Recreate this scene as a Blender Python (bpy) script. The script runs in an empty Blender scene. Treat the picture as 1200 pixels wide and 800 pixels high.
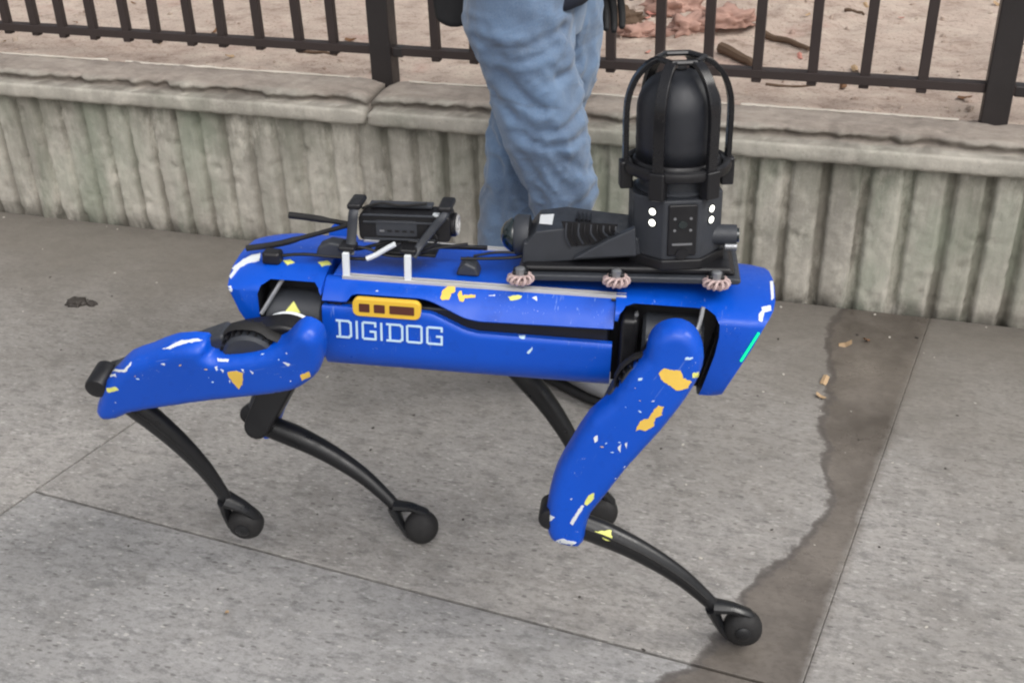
import bpy, bmesh, math, random
import numpy as np
from mathutils import Vector, Matrix, Euler, noise
from mathutils.bvhtree import BVHTree
R = math.radians
random.seed(7)
scene = bpy.context.scene
col = scene.collection

# ------------------------------------------------------------------ camera, sky, sun, exposure
FPX, PITCH, ROLL, CAMH = 1350.0, R(29.5), R(-1.6), 1.3914
cp_, sp_ = math.cos(PITCH), math.sin(PITCH)
_r, _u = Vector((1, 0, 0)), Vector((0, sp_, cp_))
CD = Vector((0, cp_, -sp_))
CR = _r * math.cos(ROLL) + _u * math.sin(ROLL)
CU = _u * math.cos(ROLL) - _r * math.sin(ROLL)
CC = Vector((0, 0, CAMH))
cam = bpy.data.cameras.new('camera')
cam.sensor_width = 36; cam.lens = FPX / 1200 * 36; cam.clip_start = .02; cam.clip_end = 500
cam_o = bpy.data.objects.new('camera', cam); col.objects.link(cam_o)
cam_o.matrix_world = Matrix(((CR.x, CU.x, -CD.x, CC.x), (CR.y, CU.y, -CD.y, CC.y), (CR.z, CU.z, -CD.z, CC.z), (0, 0, 0, 1)))
scene.camera = cam_o

SUN_EL, SUN_AZ = R(48), R(80)          # soft light from up and to the right, behind the camera
world = bpy.data.worlds.new('World'); scene.world = world; world.use_nodes = True
wn = world.node_tree; bg = wn.nodes['Background']
sky = wn.nodes.new('ShaderNodeTexSky'); sky.sky_type = 'NISHITA'; sky.sun_disc = False
sky.sun_elevation = SUN_EL; sky.sun_rotation = R(90) + SUN_AZ
sky.air_density = 1.0; sky.dust_density = 6.0; sky.ozone_density = 1.0
hs = wn.nodes.new('ShaderNodeHueSaturation'); hs.inputs['Saturation'].default_value = .22
wn.links.new(sky.outputs[0], hs.inputs['Color']); wn.links.new(hs.outputs[0], bg.inputs[0])
bg.inputs[1].default_value = .118
sl = bpy.data.lights.new('sun', 'SUN'); sl.energy = 1.5; sl.angle = R(24); sl.color = (1, .965, .91)
sun = bpy.data.objects.new('sun', sl); col.objects.link(sun)
sd = Vector((math.cos(SUN_EL) * math.sin(SUN_AZ), -math.cos(SUN_EL) * math.cos(SUN_AZ), math.sin(SUN_EL)))
sun.rotation_euler = (-sd).to_track_quat('-Z', 'Y').to_euler()
scene.view_settings.view_transform = 'Standard'; scene.view_settings.look = 'None'
scene.view_settings.exposure = 0.3; scene.view_settings.gamma = 1
scene.cycles.max_bounces = 6
scene.cycles.pixel_filter_type = 'BLACKMAN_HARRIS'
scene.cycles.filter_width = 2.2          # a phone video frame is a little soft

# ------------------------------------------------------------------ helpers
def ray(px, py):
    return CD + CR * ((px - 600) / FPX) - CU * ((py - 400) / FPX)
def hit(px, py, M=None, y=None, z=None, x=None):
    """photo pixel -> local point on the plane y=c (or z, x) of the frame M"""
    M = M or Matrix()
    inv = M.inverted(); o = inv @ CC; d = inv.to_3x3() @ ray(px, py)
    k = ((y - o.y) / d.y) if y is not None else ((z - o.z) / d.z) if z is not None else ((x - o.x) / d.x)
    return o + d * k
def link(o, parent=None):
    col.objects.link(o)
    if parent is not None: o.parent = parent
    return o
def tag(o, label=None, cat=None, group=None, kind=None):
    if label: o['label'] = label
    if cat: o['category'] = cat
    if group: o['group'] = group
    if kind: o['kind'] = kind
    return o
def empty(name, M=None, parent=None):
    o = bpy.data.objects.new(name, None); o.empty_display_size = .1; link(o, parent)
    if M is not None: o.matrix_local = M
    return o
def finish(me, smooth, ang):
    if smooth:
        me.polygons.foreach_set('use_smooth', [True] * len(me.polygons))
        if ang is not None: me.set_sharp_from_angle(angle=R(ang))
    me.update()
def mesh(name, V, F, mat, parent=None, smooth=True, ang=38, M=None, bevel=0, seg=3, sub=0):
    me = bpy.data.meshes.new(name); me.from_pydata([tuple(v) for v in V], [], F)
    bm = bmesh.new(); bm.from_mesh(me)
    if name == 'thigh_cover': bmesh.ops.remove_doubles(bm, verts=bm.verts, dist=1e-5)
    bmesh.ops.recalc_face_normals(bm, faces=bm.faces); bm.to_mesh(me); bm.free()
    finish(me, smooth, ang)
    if mat: me.materials.append(mat)
    o = bpy.data.objects.new(name, me); link(o, parent)
    if M is not None: o.matrix_local = M
    if bevel:
        b = o.modifiers.new('bevel', 'BEVEL'); b.width = bevel; b.segments = seg; b.limit_method = 'ANGLE'; b.angle_limit = R(30); b.harden_normals = True
    if sub:
        s = o.modifiers.new('sub', 'SUBSURF'); s.levels = sub; s.render_levels = sub
    return o
class MB:
    def __init__(s): s.V = []; s.F = []
    def add(s, V, F):
        n = len(s.V); s.V += [Vector(v) for v in V]; s.F += [tuple(i + n for i in f) for f in F]; return s
    def box(s, c, d, M=None):
        c = Vector(c); hx, hy, hz = d[0] / 2, d[1] / 2, d[2] / 2
        V = [Vector((x, y, z)) for x in (-hx, hx) for y in (-hy, hy) for z in (-hz, hz)]
        V = [c + (M @ v if M else v) for v in V]
        return s.add(V, [(0, 1, 3, 2), (4, 6, 7, 5), (0, 4, 5, 1), (2, 3, 7, 6), (0, 2, 6, 4), (1, 5, 7, 3)])
    def prism(s, P, y0, y1):
        n = len(P)
        V = [Vector((p[0], y0, p[1])) for p in P] + [Vector((p[0], y1, p[1])) for p in P]
        F = [tuple(range(n)), tuple(reversed(range(n, 2 * n)))] + [(i, i + n, (i + 1) % n + n, (i + 1) % n) for i in range(n)]
        return s.add(V, F)
    def lathe(s, prof, seg=32, M=None):
        """prof (r, z) about z"""
        M = M or Matrix(); V = []; F = []; n = len(prof)
        for i in range(seg):
            a = 2 * math.pi * i / seg
            for r, z in prof: V.append(M @ Vector((r * math.cos(a), r * math.sin(a), z)))
        for i in range(seg):
            j = (i + 1) % seg
            for k in range(n - 1): F.append((i * n + k, j * n + k, j * n + k + 1, i * n + k + 1))
        if prof[0][0] > 1e-6: F.append(tuple(i * n for i in reversed(range(seg))))
        if prof[-1][0] > 1e-6: F.append(tuple(i * n + n - 1 for i in range(seg)))
        return s.add(V, F)
    def cyl(s, a, b, r, seg=20, r2=None):
        a, b = Vector(a), Vector(b); q = (b - a).to_track_quat('Z', 'Y').to_matrix().to_4x4()
        return s.lathe([(r, 0), (r if r2 is None else r2, (b - a).length)], seg, Matrix.Translation(a) @ q)
    def tube(s, P, rad, seg=12, flat=1.0, caps=True, up=None):
        """swept tube through points P; rad number or list; flat scales the side axis"""
        P = [Vector(p) for p in P]; n = len(P)
        rad = rad if isinstance(rad, (list, tuple)) else [rad] * n
        up = Vector(up) if up else Vector((0, 1, 0)); V = []; F = []
        for i, p in enumerate(P):
            t = (P[min(i + 1, n - 1)] - P[max(i - 1, 0)]).normalized()
            a = t.cross(up); a = a.normalized() if a.length > 1e-4 else t.orthogonal().normalized()
            b = t.cross(a)
            for k in range(seg):
                w = 2 * math.pi * k / seg
                V.append(p + a * math.cos(w) * rad[i] + b * math.sin(w) * rad[i] * flat)
        for i in range(n - 1):
            for k in range(seg):
                F.append((i * seg + k, i * seg + (k + 1) % seg, (i + 1) * seg + (k + 1) % seg, (i + 1) * seg + k))
        if caps: F += [tuple(reversed(range(seg))), tuple(range((n - 1) * seg, n * seg))]
        return s.add(V, F)
    def build(s, name, mat, parent=None, **k): return mesh(name, s.V, s.F, mat, parent, **k)
def spline(P, n):
    P = [Vector(p) for p in P]; out = []
    Q = [P[0] * 2 - P[1]] + P + [P[-1] * 2 - P[-2]]
    for i in range(len(P) - 1):
        for k in range(n):
            t = k / n; a, b, c, d = Q[i], Q[i + 1], Q[i + 2], Q[i + 3]
            out.append(.5 * ((2 * b) + (c - a) * t + (2 * a - 5 * b + 4 * c - d) * t * t + (3 * b - a - 3 * c + d) * t ** 3))
    return out + [P[-1]]
def interp(x, xs, ys): return float(np.interp(x, xs, ys))

# ------------------------------------------------------------------ materials
class NT:
    def __init__(s, name):
        s.m = bpy.data.materials.new(name); s.m.use_nodes = True; s.t = s.m.node_tree
        s.b = s.t.nodes['Principled BSDF']; s.tc = s.t.nodes.new('ShaderNodeTexCoord')
    def n(s, typ, **k):
        o = s.t.nodes.new(typ)
        for a, b in k.items(): setattr(o, a, b)
        return o
    def l(s, a, b): s.t.links.new(a, b)
    def noise(s, scale, detail=6, rough=.6, vec=None, stretch=None, dist=0):
        o = s.n('ShaderNodeTexNoise'); o.inputs['Scale'].default_value = scale; o.inputs['Detail'].default_value = detail
        o.inputs['Roughness'].default_value = rough; o.inputs['Distortion'].default_value = dist
        v = vec or s.tc.outputs['Object']
        if stretch:
            mp = s.n('ShaderNodeMapping'); mp.inputs['Scale'].default_value = stretch; s.l(v, mp.inputs['Vector']); v = mp.outputs[0]
        s.l(v, o.inputs['Vector']); return o.outputs['Fac']
    def ramp(s, fac, stops, interp_='LINEAR'):
        o = s.n('ShaderNodeValToRGB'); cr = o.color_ramp; cr.interpolation = interp_
        while len(cr.elements) < len(stops): cr.elements.new(.5)
        for e, (p, c) in zip(cr.elements, stops):
            e.position = p; e.color = (c, c, c, 1) if isinstance(c, (int, float)) else (*c, 1)
        s.l(fac, o.inputs[0]); return o.outputs[0]
    def mix(s, fac, a, b, mode='MIX'):
        o = s.n('ShaderNodeMix', data_type='RGBA', blend_type=mode)
        for idx, v in ((0, fac), (6, a), (7, b)):
            sock = o.inputs[idx]
            if hasattr(v, 'is_linked'): s.l(v, sock)
            elif isinstance(v, (int, float)): sock.default_value = v if idx == 0 else (v, v, v, 1)
            else: sock.default_value = (*v, 1)
        return o.outputs[2]
    def math(s, op, a, b=None, clamp=False):
        o = s.n('ShaderNodeMath', operation=op, use_clamp=clamp)
        for i, v in enumerate((a, b)):
            if v is None: continue
            if hasattr(v, 'is_linked'): s.l(v, o.inputs[i])
            else: o.inputs[i].default_value = v
        return o.outputs[0]
    def bump(s, h, strength, dist, prev=None):
        o = s.n('ShaderNodeBump'); o.inputs['Strength'].default_value = strength; o.inputs['Distance'].default_value = dist
        s.l(h, o.inputs['Height'])
        if prev: s.l(prev, o.inputs['Normal'])
        s.l(o.outputs[0], s.b.inputs['Normal']); return o.outputs[0]
    def set(s, name, v):
        if hasattr(v, 'is_linked'): s.l(v, s.b.inputs[name])
        elif isinstance(v, (int, float)): s.b.inputs[name].default_value = v
        else: s.b.inputs[name].default_value = (*v, 1)

def simple(name, c, rough=.5, metal=0, bump=0, scale=200, var=.25, spec=None, coat=0):
    t = NT(name); n = t.noise(scale / 12, 5)
    t.set('Base Color', t.mix(n, [v * (1 - var) for v in c], [min(1, v * (1 + var)) for v in c]))
    n2 = t.noise(scale / 5, 4)
    t.set('Roughness', t.ramp(n2, [(.3, max(.03, rough - .1)), (.7, min(1, rough + .12))])); t.set('Metallic', metal)
    if spec is not None: t.set('Specular IOR Level', spec)
    if coat: t.set('Coat Weight', coat); t.set('Coat Roughness', .15)
    if bump: t.bump(t.noise(scale, 3), bump, .001)
    return t.m

def concrete_pavement():
    t = NT('pavement_concrete'); O = t.tc.outputs['Object']
    sx = t.n('ShaderNodeSeparateXYZ'); t.l(O, sx.inputs[0]); S, N = sx.outputs[0], sx.outputs[1]
    big = t.noise(2.2, 6, .6); mid = t.noise(13, 8, .7, stretch=(.7, 1, 1)); fine = t.noise(110, 5, .75, stretch=(.6, 1, 1)); grit = t.noise(330, 3, .8)
    c = t.mix(t.ramp(big, [(.3, 0.), (.7, 1.)]), (.255, .248, .238), (.350, .340, .328))
    c = t.mix(t.ramp(mid, [(.35, 0.), (.68, .8)]), c, (.365, .350, .332))
    c = t.mix(t.ramp(t.noise(7, 7, .7), [(.52, 0.), (.66, .65)]), c, (.20, .19, .178))
    c = t.mix(t.ramp(t.noise(42, 6, .8, stretch=(.45, 1, 1)), [(.50, 0.), (.60, .72)]), c, (.175, .17, .165))
    c = t.mix(t.ramp(t.noise(55, 6, .8, stretch=(.45, 1, 1)), [(.54, 0.), (.64, .6)]), c, (.47, .455, .44))
    c = t.mix(t.ramp(fine, [(.36, .55), (.52, 0.)]), c, (.15, .143, .13))
    c = t.mix(t.ramp(grit, [(.6, 0.), (.72, .6)]), c, (.50, .475, .44))
    # the slab nearest us is cooler, darker and coarser than the ones under the wall
    low = t.n('ShaderNodeMapRange'); t.l(t.math('ADD', N, t.math('MULTIPLY', S, .080)), low.inputs[0]); low.inputs[1].default_value = -1.138; low.inputs[2].default_value = -1.130
    rightside = t.math('GREATER_THAN', t.math('SUBTRACT', S, t.math('MULTIPLY', N, .151)), 2.783)
    leftside = t.math('LESS_THAN', t.math('SUBTRACT', S, t.math('MULTIPLY', N, .20)), 1.292)
    low = t.math('MAXIMUM', t.math('MAXIMUM', low.outputs[0], rightside), leftside)
    c = t.mix(low, t.mix(1.0, c, (.92, .93, .955), 'MULTIPLY'), t.mix(1.0, c, (1.0, .985, .975), 'MULTIPLY'))
    # scattered pale and dark stones of the aggregate
    for sc, pal, th in ((150, (.50, .48, .45), .10), (130, (.09, .085, .08), .12)):
        v = t.n('ShaderNodeTexVoronoi'); v.inputs['Scale'].default_value = sc; v.inputs['Randomness'].default_value = 1
        mp = t.n('ShaderNodeMapping'); mp.inputs['Scale'].default_value = (.40, 1, 1); mp.inputs['Location'].default_value = (sc, sc * .3, 0)
        t.l(O, mp.inputs[0]); t.l(mp.outputs[0], v.inputs['Vector'])
        near = t.math('LESS_THAN', v.outputs['Distance'], .30)
        w = t.n('ShaderNodeSeparateXYZ'); t.l(v.outputs['Color'], w.inputs[0])
        pick = t.math('LESS_THAN', w.outputs[0], th)
        c = t.mix(t.math('MULTIPLY', t.math('MULTIPLY', near, pick), .6), c, pal)
    # dirty damp band that runs along the foot of the wall, uneven, wider to the left
    edge = t.math('ADD', t.math('ADD', N, t.math('MULTIPLY', t.noise(3.2, 5, .6), .75)), t.math('MULTIPLY', S, -.02))
    dirt = t.n('ShaderNodeMapRange'); dirt.inputs[1].default_value = -.62; dirt.inputs[2].default_value = .18; t.l(edge, dirt.inputs[0])
    dm = t.math('MULTIPLY', dirt.outputs[0], .85)
    c = t.mix(dm, c, t.mix(mid, (.105, .092, .076), (.20, .18, .155)))
    # mud washed along the joint: left edge is a wandering line given as s over n
    fc = t.n('ShaderNodeFloatCurve'); mr = t.n('ShaderNodeMapRange'); t.l(N, mr.inputs[0])
    mr.inputs[1].default_value = -1.8; mr.inputs[2].default_value = 0
    t.l(mr.outputs[0], fc.inputs['Value']); cv = fc.mapping.curves[0]
    pts = [(-1.8, 2.16), (-1.42, 2.33), (-1.31, 2.41), (-1.12, 2.475), (-.95, 2.555), (-.84, 2.586), (-.70, 2.572), (-.57, 2.558), (-.35, 2.560), (-.12, 2.545), (0, 2.57)]
    P = [((n + 1.8) / 1.8, s - 2.0) for n, s in pts]
    cv.points[0].location = P[0]; cv.points[1].location = P[-1]
    for p in P[1:-1]: cv.points.new(*p)
    fc.mapping.update()
    wob = t.math('MULTIPLY', t.math('SUBTRACT', t.noise(13, 8, .68), .5), .085)
    L = t.math('SUBTRACT', t.math('ADD', t.math('SUBTRACT', S, 2.0), wob), fc.outputs[0])
    inL = t.n('ShaderNodeMapRange'); t.l(L, inL.inputs[0]); inL.inputs[1].default_value = -.008; inL.inputs[2].default_value = .016
    right = t.math('SUBTRACT', t.math('ADD', t.math('MULTIPLY', N, .151), 2.783), S)
    right = t.math('ADD', right, t.math('MULTIPLY', t.math('SUBTRACT', t.noise(16, 7, .7), .5), .045))
    inR = t.n('ShaderNodeMapRange'); t.l(right, inR.inputs[0]); inR.inputs[1].default_value = -.014; inR.inputs[2].default_value = .012
    m = t.math('MULTIPLY', inL.outputs[0], inR.outputs[0])
    mud = t.mix(t.ramp(t.noise(4.5, 7, .65), [(.36, 0.), (.64, 1.)]), (.070, .058, .048), (.175, .152, .130))
    mud = t.mix(t.ramp(fine, [(.35, .4), (.5, 0.)]), mud, (.07, .06, .05))
    c = t.mix(t.math('MULTIPLY', m, .9), c, mud)
    rim = t.math('MULTIPLY', t.math('MULTIPLY', inL.outputs[0], t.math('SUBTRACT', 1.0, inL.outputs[0])), 4.0)
    c = t.mix(t.math('MULTIPLY', t.math('MULTIPLY', rim, inR.outputs[0]), .7), c, (.06, .05, .045))
    t.set('Base Color', c)
    t.set('Roughness', t.mix(m, t.mix(dirt.outputs[0], .86, .66), t.ramp(t.noise(6, 6, .65), [(.38, .24), (.62, .62)])))
    h = t.math('ADD', t.math('MULTIPLY', fine, .6), t.math('MULTIPLY', grit, .4))
    hm = t.math('MULTIPLY', h, t.math('SUBTRACT', 1.0, t.math('MULTIPLY', m, .75)))
    b1 = t.bump(hm, .55, .004)
    t.bump(mid, .35, .006, b1)
    return t.m
def wall_concrete(name, base, green=.0, dark=.5):
    t = NT(name); O = t.tc.outputs['Object']
    a = t.noise(3, 7, .65); b = t.noise(22, 7, .7); st = t.noise(9, 6, .65, stretch=(1, 1, .12)); g = t.noise(4.2, 4, .55); f = t.noise(140, 4, .7)
    c = t.mix(t.ramp(a, [(.32, 0.), (.68, 1.)]), [v * .72 for v in base], [v * 1.2 for v in base])
    c = t.mix(t.ramp(b, [(.45, 0.), (.7, .7)]), c, [min(1, v * 1.4) for v in base])
    c = t.mix(t.ramp(st, [(.46, 0.), (.66, dark)]), c, [v * .38 for v in base])
    c = t.mix(t.ramp(g, [(.5, 0.), (.68, green)]), c, (.17, .205, .145))
    c = t.mix(t.ramp(t.noise(55, 6, .8), [(.60, 0.), (.7, .6)]), c, [v * .42 for v in base])
    t.set('Base Color', c); t.set('Roughness', .88)
    b1 = t.bump(f, .4, .002); t.bump(b, .6, .007, b1)
    return t, c
def fluted_concrete():
    t, c = wall_concrete('fluted_concrete', (.43, .405, .355), .30, .35)
    # dirt that clings in the grooves; colour also darkens towards the wall foot
    O = t.tc.outputs['Object']; sx = t.n('ShaderNodeSeparateXYZ'); t.l(O, sx.inputs[0])
    foot = t.n('ShaderNodeMapRange'); t.l(t.math('ADD', sx.outputs[2], t.math('MULTIPLY', t.noise(18, 5), -.08)), foot.inputs[0])
    foot.inputs[1].default_value = -.035; foot.inputs[2].default_value = .015; foot.inputs[3].default_value = .6; foot.inputs[4].default_value = 0.
    c = t.mix(foot.outputs[0], c, (.085, .077, .063))
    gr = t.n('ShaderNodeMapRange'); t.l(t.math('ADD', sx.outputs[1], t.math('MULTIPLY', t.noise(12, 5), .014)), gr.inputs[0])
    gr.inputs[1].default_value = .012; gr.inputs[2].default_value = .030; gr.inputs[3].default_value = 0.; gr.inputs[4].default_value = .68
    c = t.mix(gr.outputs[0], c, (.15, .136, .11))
    topz = t.n('ShaderNodeMapRange'); t.l(t.math('ADD', sx.outputs[2], t.math('MULTIPLY', t.noise(14, 6, .7, stretch=(1, 1, .15)), .42)), topz.inputs[0]); topz.inputs[1].default_value = .46; topz.inputs[2].default_value = .62
    c = t.mix(t.math('MULTIPLY', topz.outputs[0], .6), c, (.115, .115, .085))
    c = t.mix(t.ramp(t.noise(7, 6, .7, stretch=(1, 1, .45)), [(.52, 0.), (.64, .8)]), c, (.58, .55, .48))
    c = t.mix(t.ramp(t.noise(5, 6, .7, stretch=(1.6, 1, .3)), [(.52, 0.), (.70, .6)]), c, (.17, .175, .135))
    c = t.mix(t.ramp(t.noise(3.1, 5, .6, stretch=(1.4, 1, .6)), [(.50, 0.), (.66, .5)]), c, (.24, .285, .215))
    t.set('Base Color', c); return t.m
def soil_mat():
    t = NT('dry_soil')
    a = t.noise(2.5, 6, .6); b = t.noise(17, 8, .75, stretch=(.6, 1, 1)); f = t.noise(90, 6, .8)
    c = t.mix(t.ramp(a, [(.3, 0.), (.7, 1.)]), (.43, .335, .28), (.57, .465, .395))
    c = t.mix(t.ramp(b, [(.5, 0.), (.68, .75)]), c, (.64, .56, .47))
    c = t.mix(t.ramp(b, [(.33, .75), (.47, 0.)]), c, (.235, .165, .125))
    c = t.mix(t.ramp(f, [(.36, .7), (.46, 0.)]), c, (.17, .11, .08))
    c = t.mix(t.ramp(t.noise(5, 4, .6), [(.58, 0.), (.7, .45)]), c, (.42, .24, .20))
    t.set('Base Color', c); t.set('Roughness', .95)
    b1 = t.bump(f, .6, .005); t.bump(b, .7, .012, b1); return t.m
def blue_paint():
    t = NT('blue_shell_paint')
    a = t.noise(6, 4, .5); sc = t.noise(60, 6, .75, stretch=(1, 1, .35)); sp = t.noise(240, 3, .8)
    c = t.mix(a, (.0012, .062, .46), (.0018, .090, .62))
    c = t.mix(t.ramp(t.noise(24, 6, .7), [(.55, 0.), (.75, .35)]), c, (.002, .030, .28))
    chip = t.math('MULTIPLY', t.ramp(sp, [(.67, 0.), (.70, 1.)]), t.ramp(t.noise(14, 4, .6), [(.54, 0.), (.60, 1.)]))
    c = t.mix(chip, c, (.55, .60, .72))
    scr = t.math('MULTIPLY', t.ramp(t.noise(38, 2, .5, stretch=(9, 2, .6)), [(.68, 0.), (.71, .55)]), t.ramp(t.noise(9, 3, .6), [(.52, 0.), (.62, 1.)]))
    c = t.mix(scr, c, (.22, .33, .68))
    t.set('Base Color', c)
    t.set('Roughness', t.ramp(sc, [(.3, .26), (.75, .48)]))
    t.set('Specular IOR Level', .42)
    t.bump(t.noise(90, 4, .6), .12, .001); return t.m
def denim(name, lo, hi):
    t = NT(name); O = t.tc.outputs['Object']
    a = t.noise(5, 5, .6, stretch=(1, 1, .6)); cr_ = t.noise(16, 6, .65, stretch=(.5, .5, 1.3), dist=.6); w = t.noise(420, 3, .8)
    c = t.mix(t.ramp(a, [(.35, 0.), (.66, 1.)]), lo, hi)
    c = t.mix(t.ramp(cr_, [(.56, 0.), (.74, .4)]), c, [min(1, v * 1.45) for v in hi])
    c = t.mix(t.ramp(cr_, [(.30, .6), (.45, 0.)]), c, [v * .55 for v in lo])
    c = t.mix(t.math('MULTIPLY', w, .35), c, (.5, .58, .68))
    t.set('Base Color', c); t.set('Roughness', .92); t.set('Sheen Weight', .25)
    b1 = t.bump(w, .3, .001); t.bump(cr_, .35, .008, b1); return t.m

M_pave = concrete_pavement()
M_flute = fluted_concrete()
def coping_mat():
    t, c = wall_concrete('weathered_coping', (.42, .395, .345), .25, .35)
    sx = t.n('ShaderNodeSeparateXYZ'); t.l(t.tc.outputs['Object'], sx.inputs[0])
    d = t.n('ShaderNodeMapRange'); t.l(t.math('ADD', sx.outputs[1], t.math('MULTIPLY', t.noise(6, 6, .7), .05)), d.inputs[0]); d.inputs[1].default_value = .028; d.inputs[2].default_value = .060
    dust = t.mix(t.ramp(t.noise(14, 7, .75, stretch=(.5, 1, 1)), [(.35, 0.), (.65, 1.)]), (.215, .175, .15), (.43, .37, .32))
    c = t.mix(t.math('MULTIPLY', d.outputs[0], .85), c, dust)
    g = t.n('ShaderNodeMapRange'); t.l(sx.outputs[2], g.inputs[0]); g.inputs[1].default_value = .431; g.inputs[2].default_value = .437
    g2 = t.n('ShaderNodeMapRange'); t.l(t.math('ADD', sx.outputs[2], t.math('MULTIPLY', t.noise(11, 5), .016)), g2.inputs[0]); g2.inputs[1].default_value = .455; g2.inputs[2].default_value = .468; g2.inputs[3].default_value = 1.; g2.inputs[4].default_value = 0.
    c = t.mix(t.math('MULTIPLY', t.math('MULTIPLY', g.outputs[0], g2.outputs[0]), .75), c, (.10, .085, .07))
    t.set('Base Color', c); return t.m
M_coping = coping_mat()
M_copedge = simple('pale_mortar', (.62, .57, .50), .9, bump=.5, scale=60)
M_soil = soil_mat()
M_asph = simple('road_asphalt', (.05, .05, .05), .85, bump=.5, scale=160)
M_blue = blue_paint()
M_black = simple('black_plastic', (.008, .008, .010), .42, bump=.15, scale=260)
M_shell = simple('dark_grey_housing', (.036, .040, .049), .48, bump=.2, scale=300)
M_dome = simple('dome_satin_black', (.018, .020, .026), .46, bump=.06, scale=260)
M_cage = simple('cage_gloss_black', (.010, .010, .012), .22)
M_grey = simple('brushed_grey_metal', (.34, .35, .37), .38, metal=.75)
M_rail = simple('worn_aluminium_rail', (.60, .60, .60), .45, metal=.35, bump=.3, scale=80)
M_rubber = simple('black_rubber', (.010, .0095, .010), .7, bump=.5, scale=180)
M_carbon = simple('satin_black_leg', (.009, .0095, .011), .34, bump=.15, scale=220)
M_yellow = simple('yellow_chipped_primer', (.80, .53, .09), .6, bump=.4, scale=90)
M_label = simple('yellow_plate', (.80, .50, .045), .5, var=.1)
M_pale = simple('pale_yellow_mark', (.76, .78, .20), .6)
M_brown = simple('brown_window', (.10, .028, .018), .35)
M_white = simple('white_paint', (.74, .78, .82), .55, bump=.3, scale=100)
M_print = simple('pale_blue_lettering', (.56, .76, .92), .5, var=.08)
M_pink = simple('pinkish_steel_rope', (.50, .38, .365), .45, bump=.5, scale=120)
M_glass = simple('dark_lens_glass', (.006, .014, .016), .06, coat=1)
M_iron = simple('black_painted_iron', (.022, .018, .018), .48, bump=.5, scale=90)
M_rust = simple('brown_rusty_paint', (.036, .025, .023), .65, bump=.6, scale=70)
M_denimL = denim('faded_denim', (.022, .060, .135), (.100, .20, .36))
M_navy = simple('navy_jacket_cloth', (.008, .011, .024), .9, bump=.6, scale=60)
M_bag = simple('black_nylon', (.010, .010, .011), .75, bump=.5, scale=60)
M_skin = simple('skin', (.50, .30, .21), .55, var=.08)
M_hair = simple('dark_brown_hair', (.03, .02, .014), .6, bump=.8, scale=120)
M_shoe = simple('grey_shoe', (.15, .15, .155), .6, bump=.3)
M_leafs = [simple('dead_leaf_brown', (.17, .085, .04), .8), simple('dead_leaf_tan', (.42, .29, .17), .8), simple('dead_leaf_pink', (.46, .20, .16), .8)]
M_stick = simple('brown_stick', (.11, .07, .045), .85, bump=.6, scale=60)
M_clod = simple('reddish_clay_clod', (.43, .265, .215), .95, bump=1, scale=30, var=.55)
M_mud = simple('wet_mud', (.045, .038, .033), .6, bump=.8, scale=60)
M_fleck = simple('pale_grit', (.50, .47, .42), .8)
def emit(name, c, s):
    m = bpy.data.materials.new(name); m.use_nodes = True; b = m.node_tree.nodes['Principled BSDF']
    b.inputs['Base Color'].default_value = (*c, 1); b.inputs['Emission Color'].default_value = (*c, 1); b.inputs['Emission Strength'].default_value = s; return m
M_led = emit('green_led', (.0, .72, .26), .85)
M_lamp = emit('white_lamp', (1, 1, .9), 2.2)

# ------------------------------------------------------------------ the place: wall frame (s along the wall, n away from us, z up)
WANG = R(-18.013); WO = Vector((-1.5998, 3.3795, 0))
WM = Matrix.Translation(WO) @ Matrix.Rotation(WANG, 4, 'Z')
def fbm(x, y, z=0, o=4): return noise.fractal(Vector((x, y, z)), .9, 2.1, o)

ground = MB().box((0, 0, -.24), (400, 400, .1)).build('ground', M_soil, smooth=False); tag(ground, kind='structure')
pave = empty('pavement', WM); tag(pave, kind='structure')
bed = MB().box((1.5, -2.0, -.075), (26, 4.0, .115)).build('joint_bed', simple('joint_dirt', (.075, .065, .052), .95, bump=.6, scale=90), pave, smooth=False)
G = .0035
def jb(n): return 1.049 + .20 * (n + 1.216)         # joint by the rear foot, runs on towards us
def jc(n): return 2.783 + .151 * n                 # joint along the muddy strip
def jr(s): return -1.216 - .080 * (s - 1.05)       # joint parallel to the wall
def slab(P):
    """slab with sunken, slightly rounded edges; P = corners in (s, n)"""
    bm = bmesh.new(); top = [bm.verts.new((p[0], p[1], 0)) for p in P]; f = bm.faces.new(top)
    if f.normal.z < 0: f.normal_flip()
    r = bmesh.ops.extrude_face_region(bm, geom=[f]); bmesh.ops.translate(bm, vec=(0, 0, -.10), verts=[v for v in r['geom'] if isinstance(v, bmesh.types.BMVert)])
    bmesh.ops.recalc_face_normals(bm, faces=bm.faces)
    me = bpy.data.meshes.new('paving_slab'); bm.to_mesh(me); bm.free(); me.materials.append(M_pave)
    o = bpy.data.objects.new('paving_slab', me); link(o, pave); o['kind'] = 'structure'
    b = o.modifiers.new('bevel', 'BEVEL'); b.width = .0016; b.segments = 2
    return o
NE = 0.0
G = .003
cuts = [-9.5, -6.6, -3.7, -.75]
for a, b_ in zip(cuts[:-1], cuts[1:]):
    slab([(a + G, -3.9), (b_ - G, -3.9), (b_ - G, NE), (a + G, NE)])
slab([(-.75 + G, -3.9), (jb(-3.9) - G, -3.9), (jb(0) - G, NE), (-.75 + G, NE)])
slab([(jb(-1.216) + G, -1.216 + G), (jc(jr(2.6)) - .0004, jr(2.6) + G), (jc(0) - .0004, NE), (jb(0) + G, NE)])
slab([(jc(-3.9), -3.9), (5.6, -3.9), (5.6, NE), (jc(0), NE)])
slab([(5.6 + 2 * G, -3.9), (9.5, -3.9), (9.5, NE), (5.6 + 2 * G, NE)])
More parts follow.
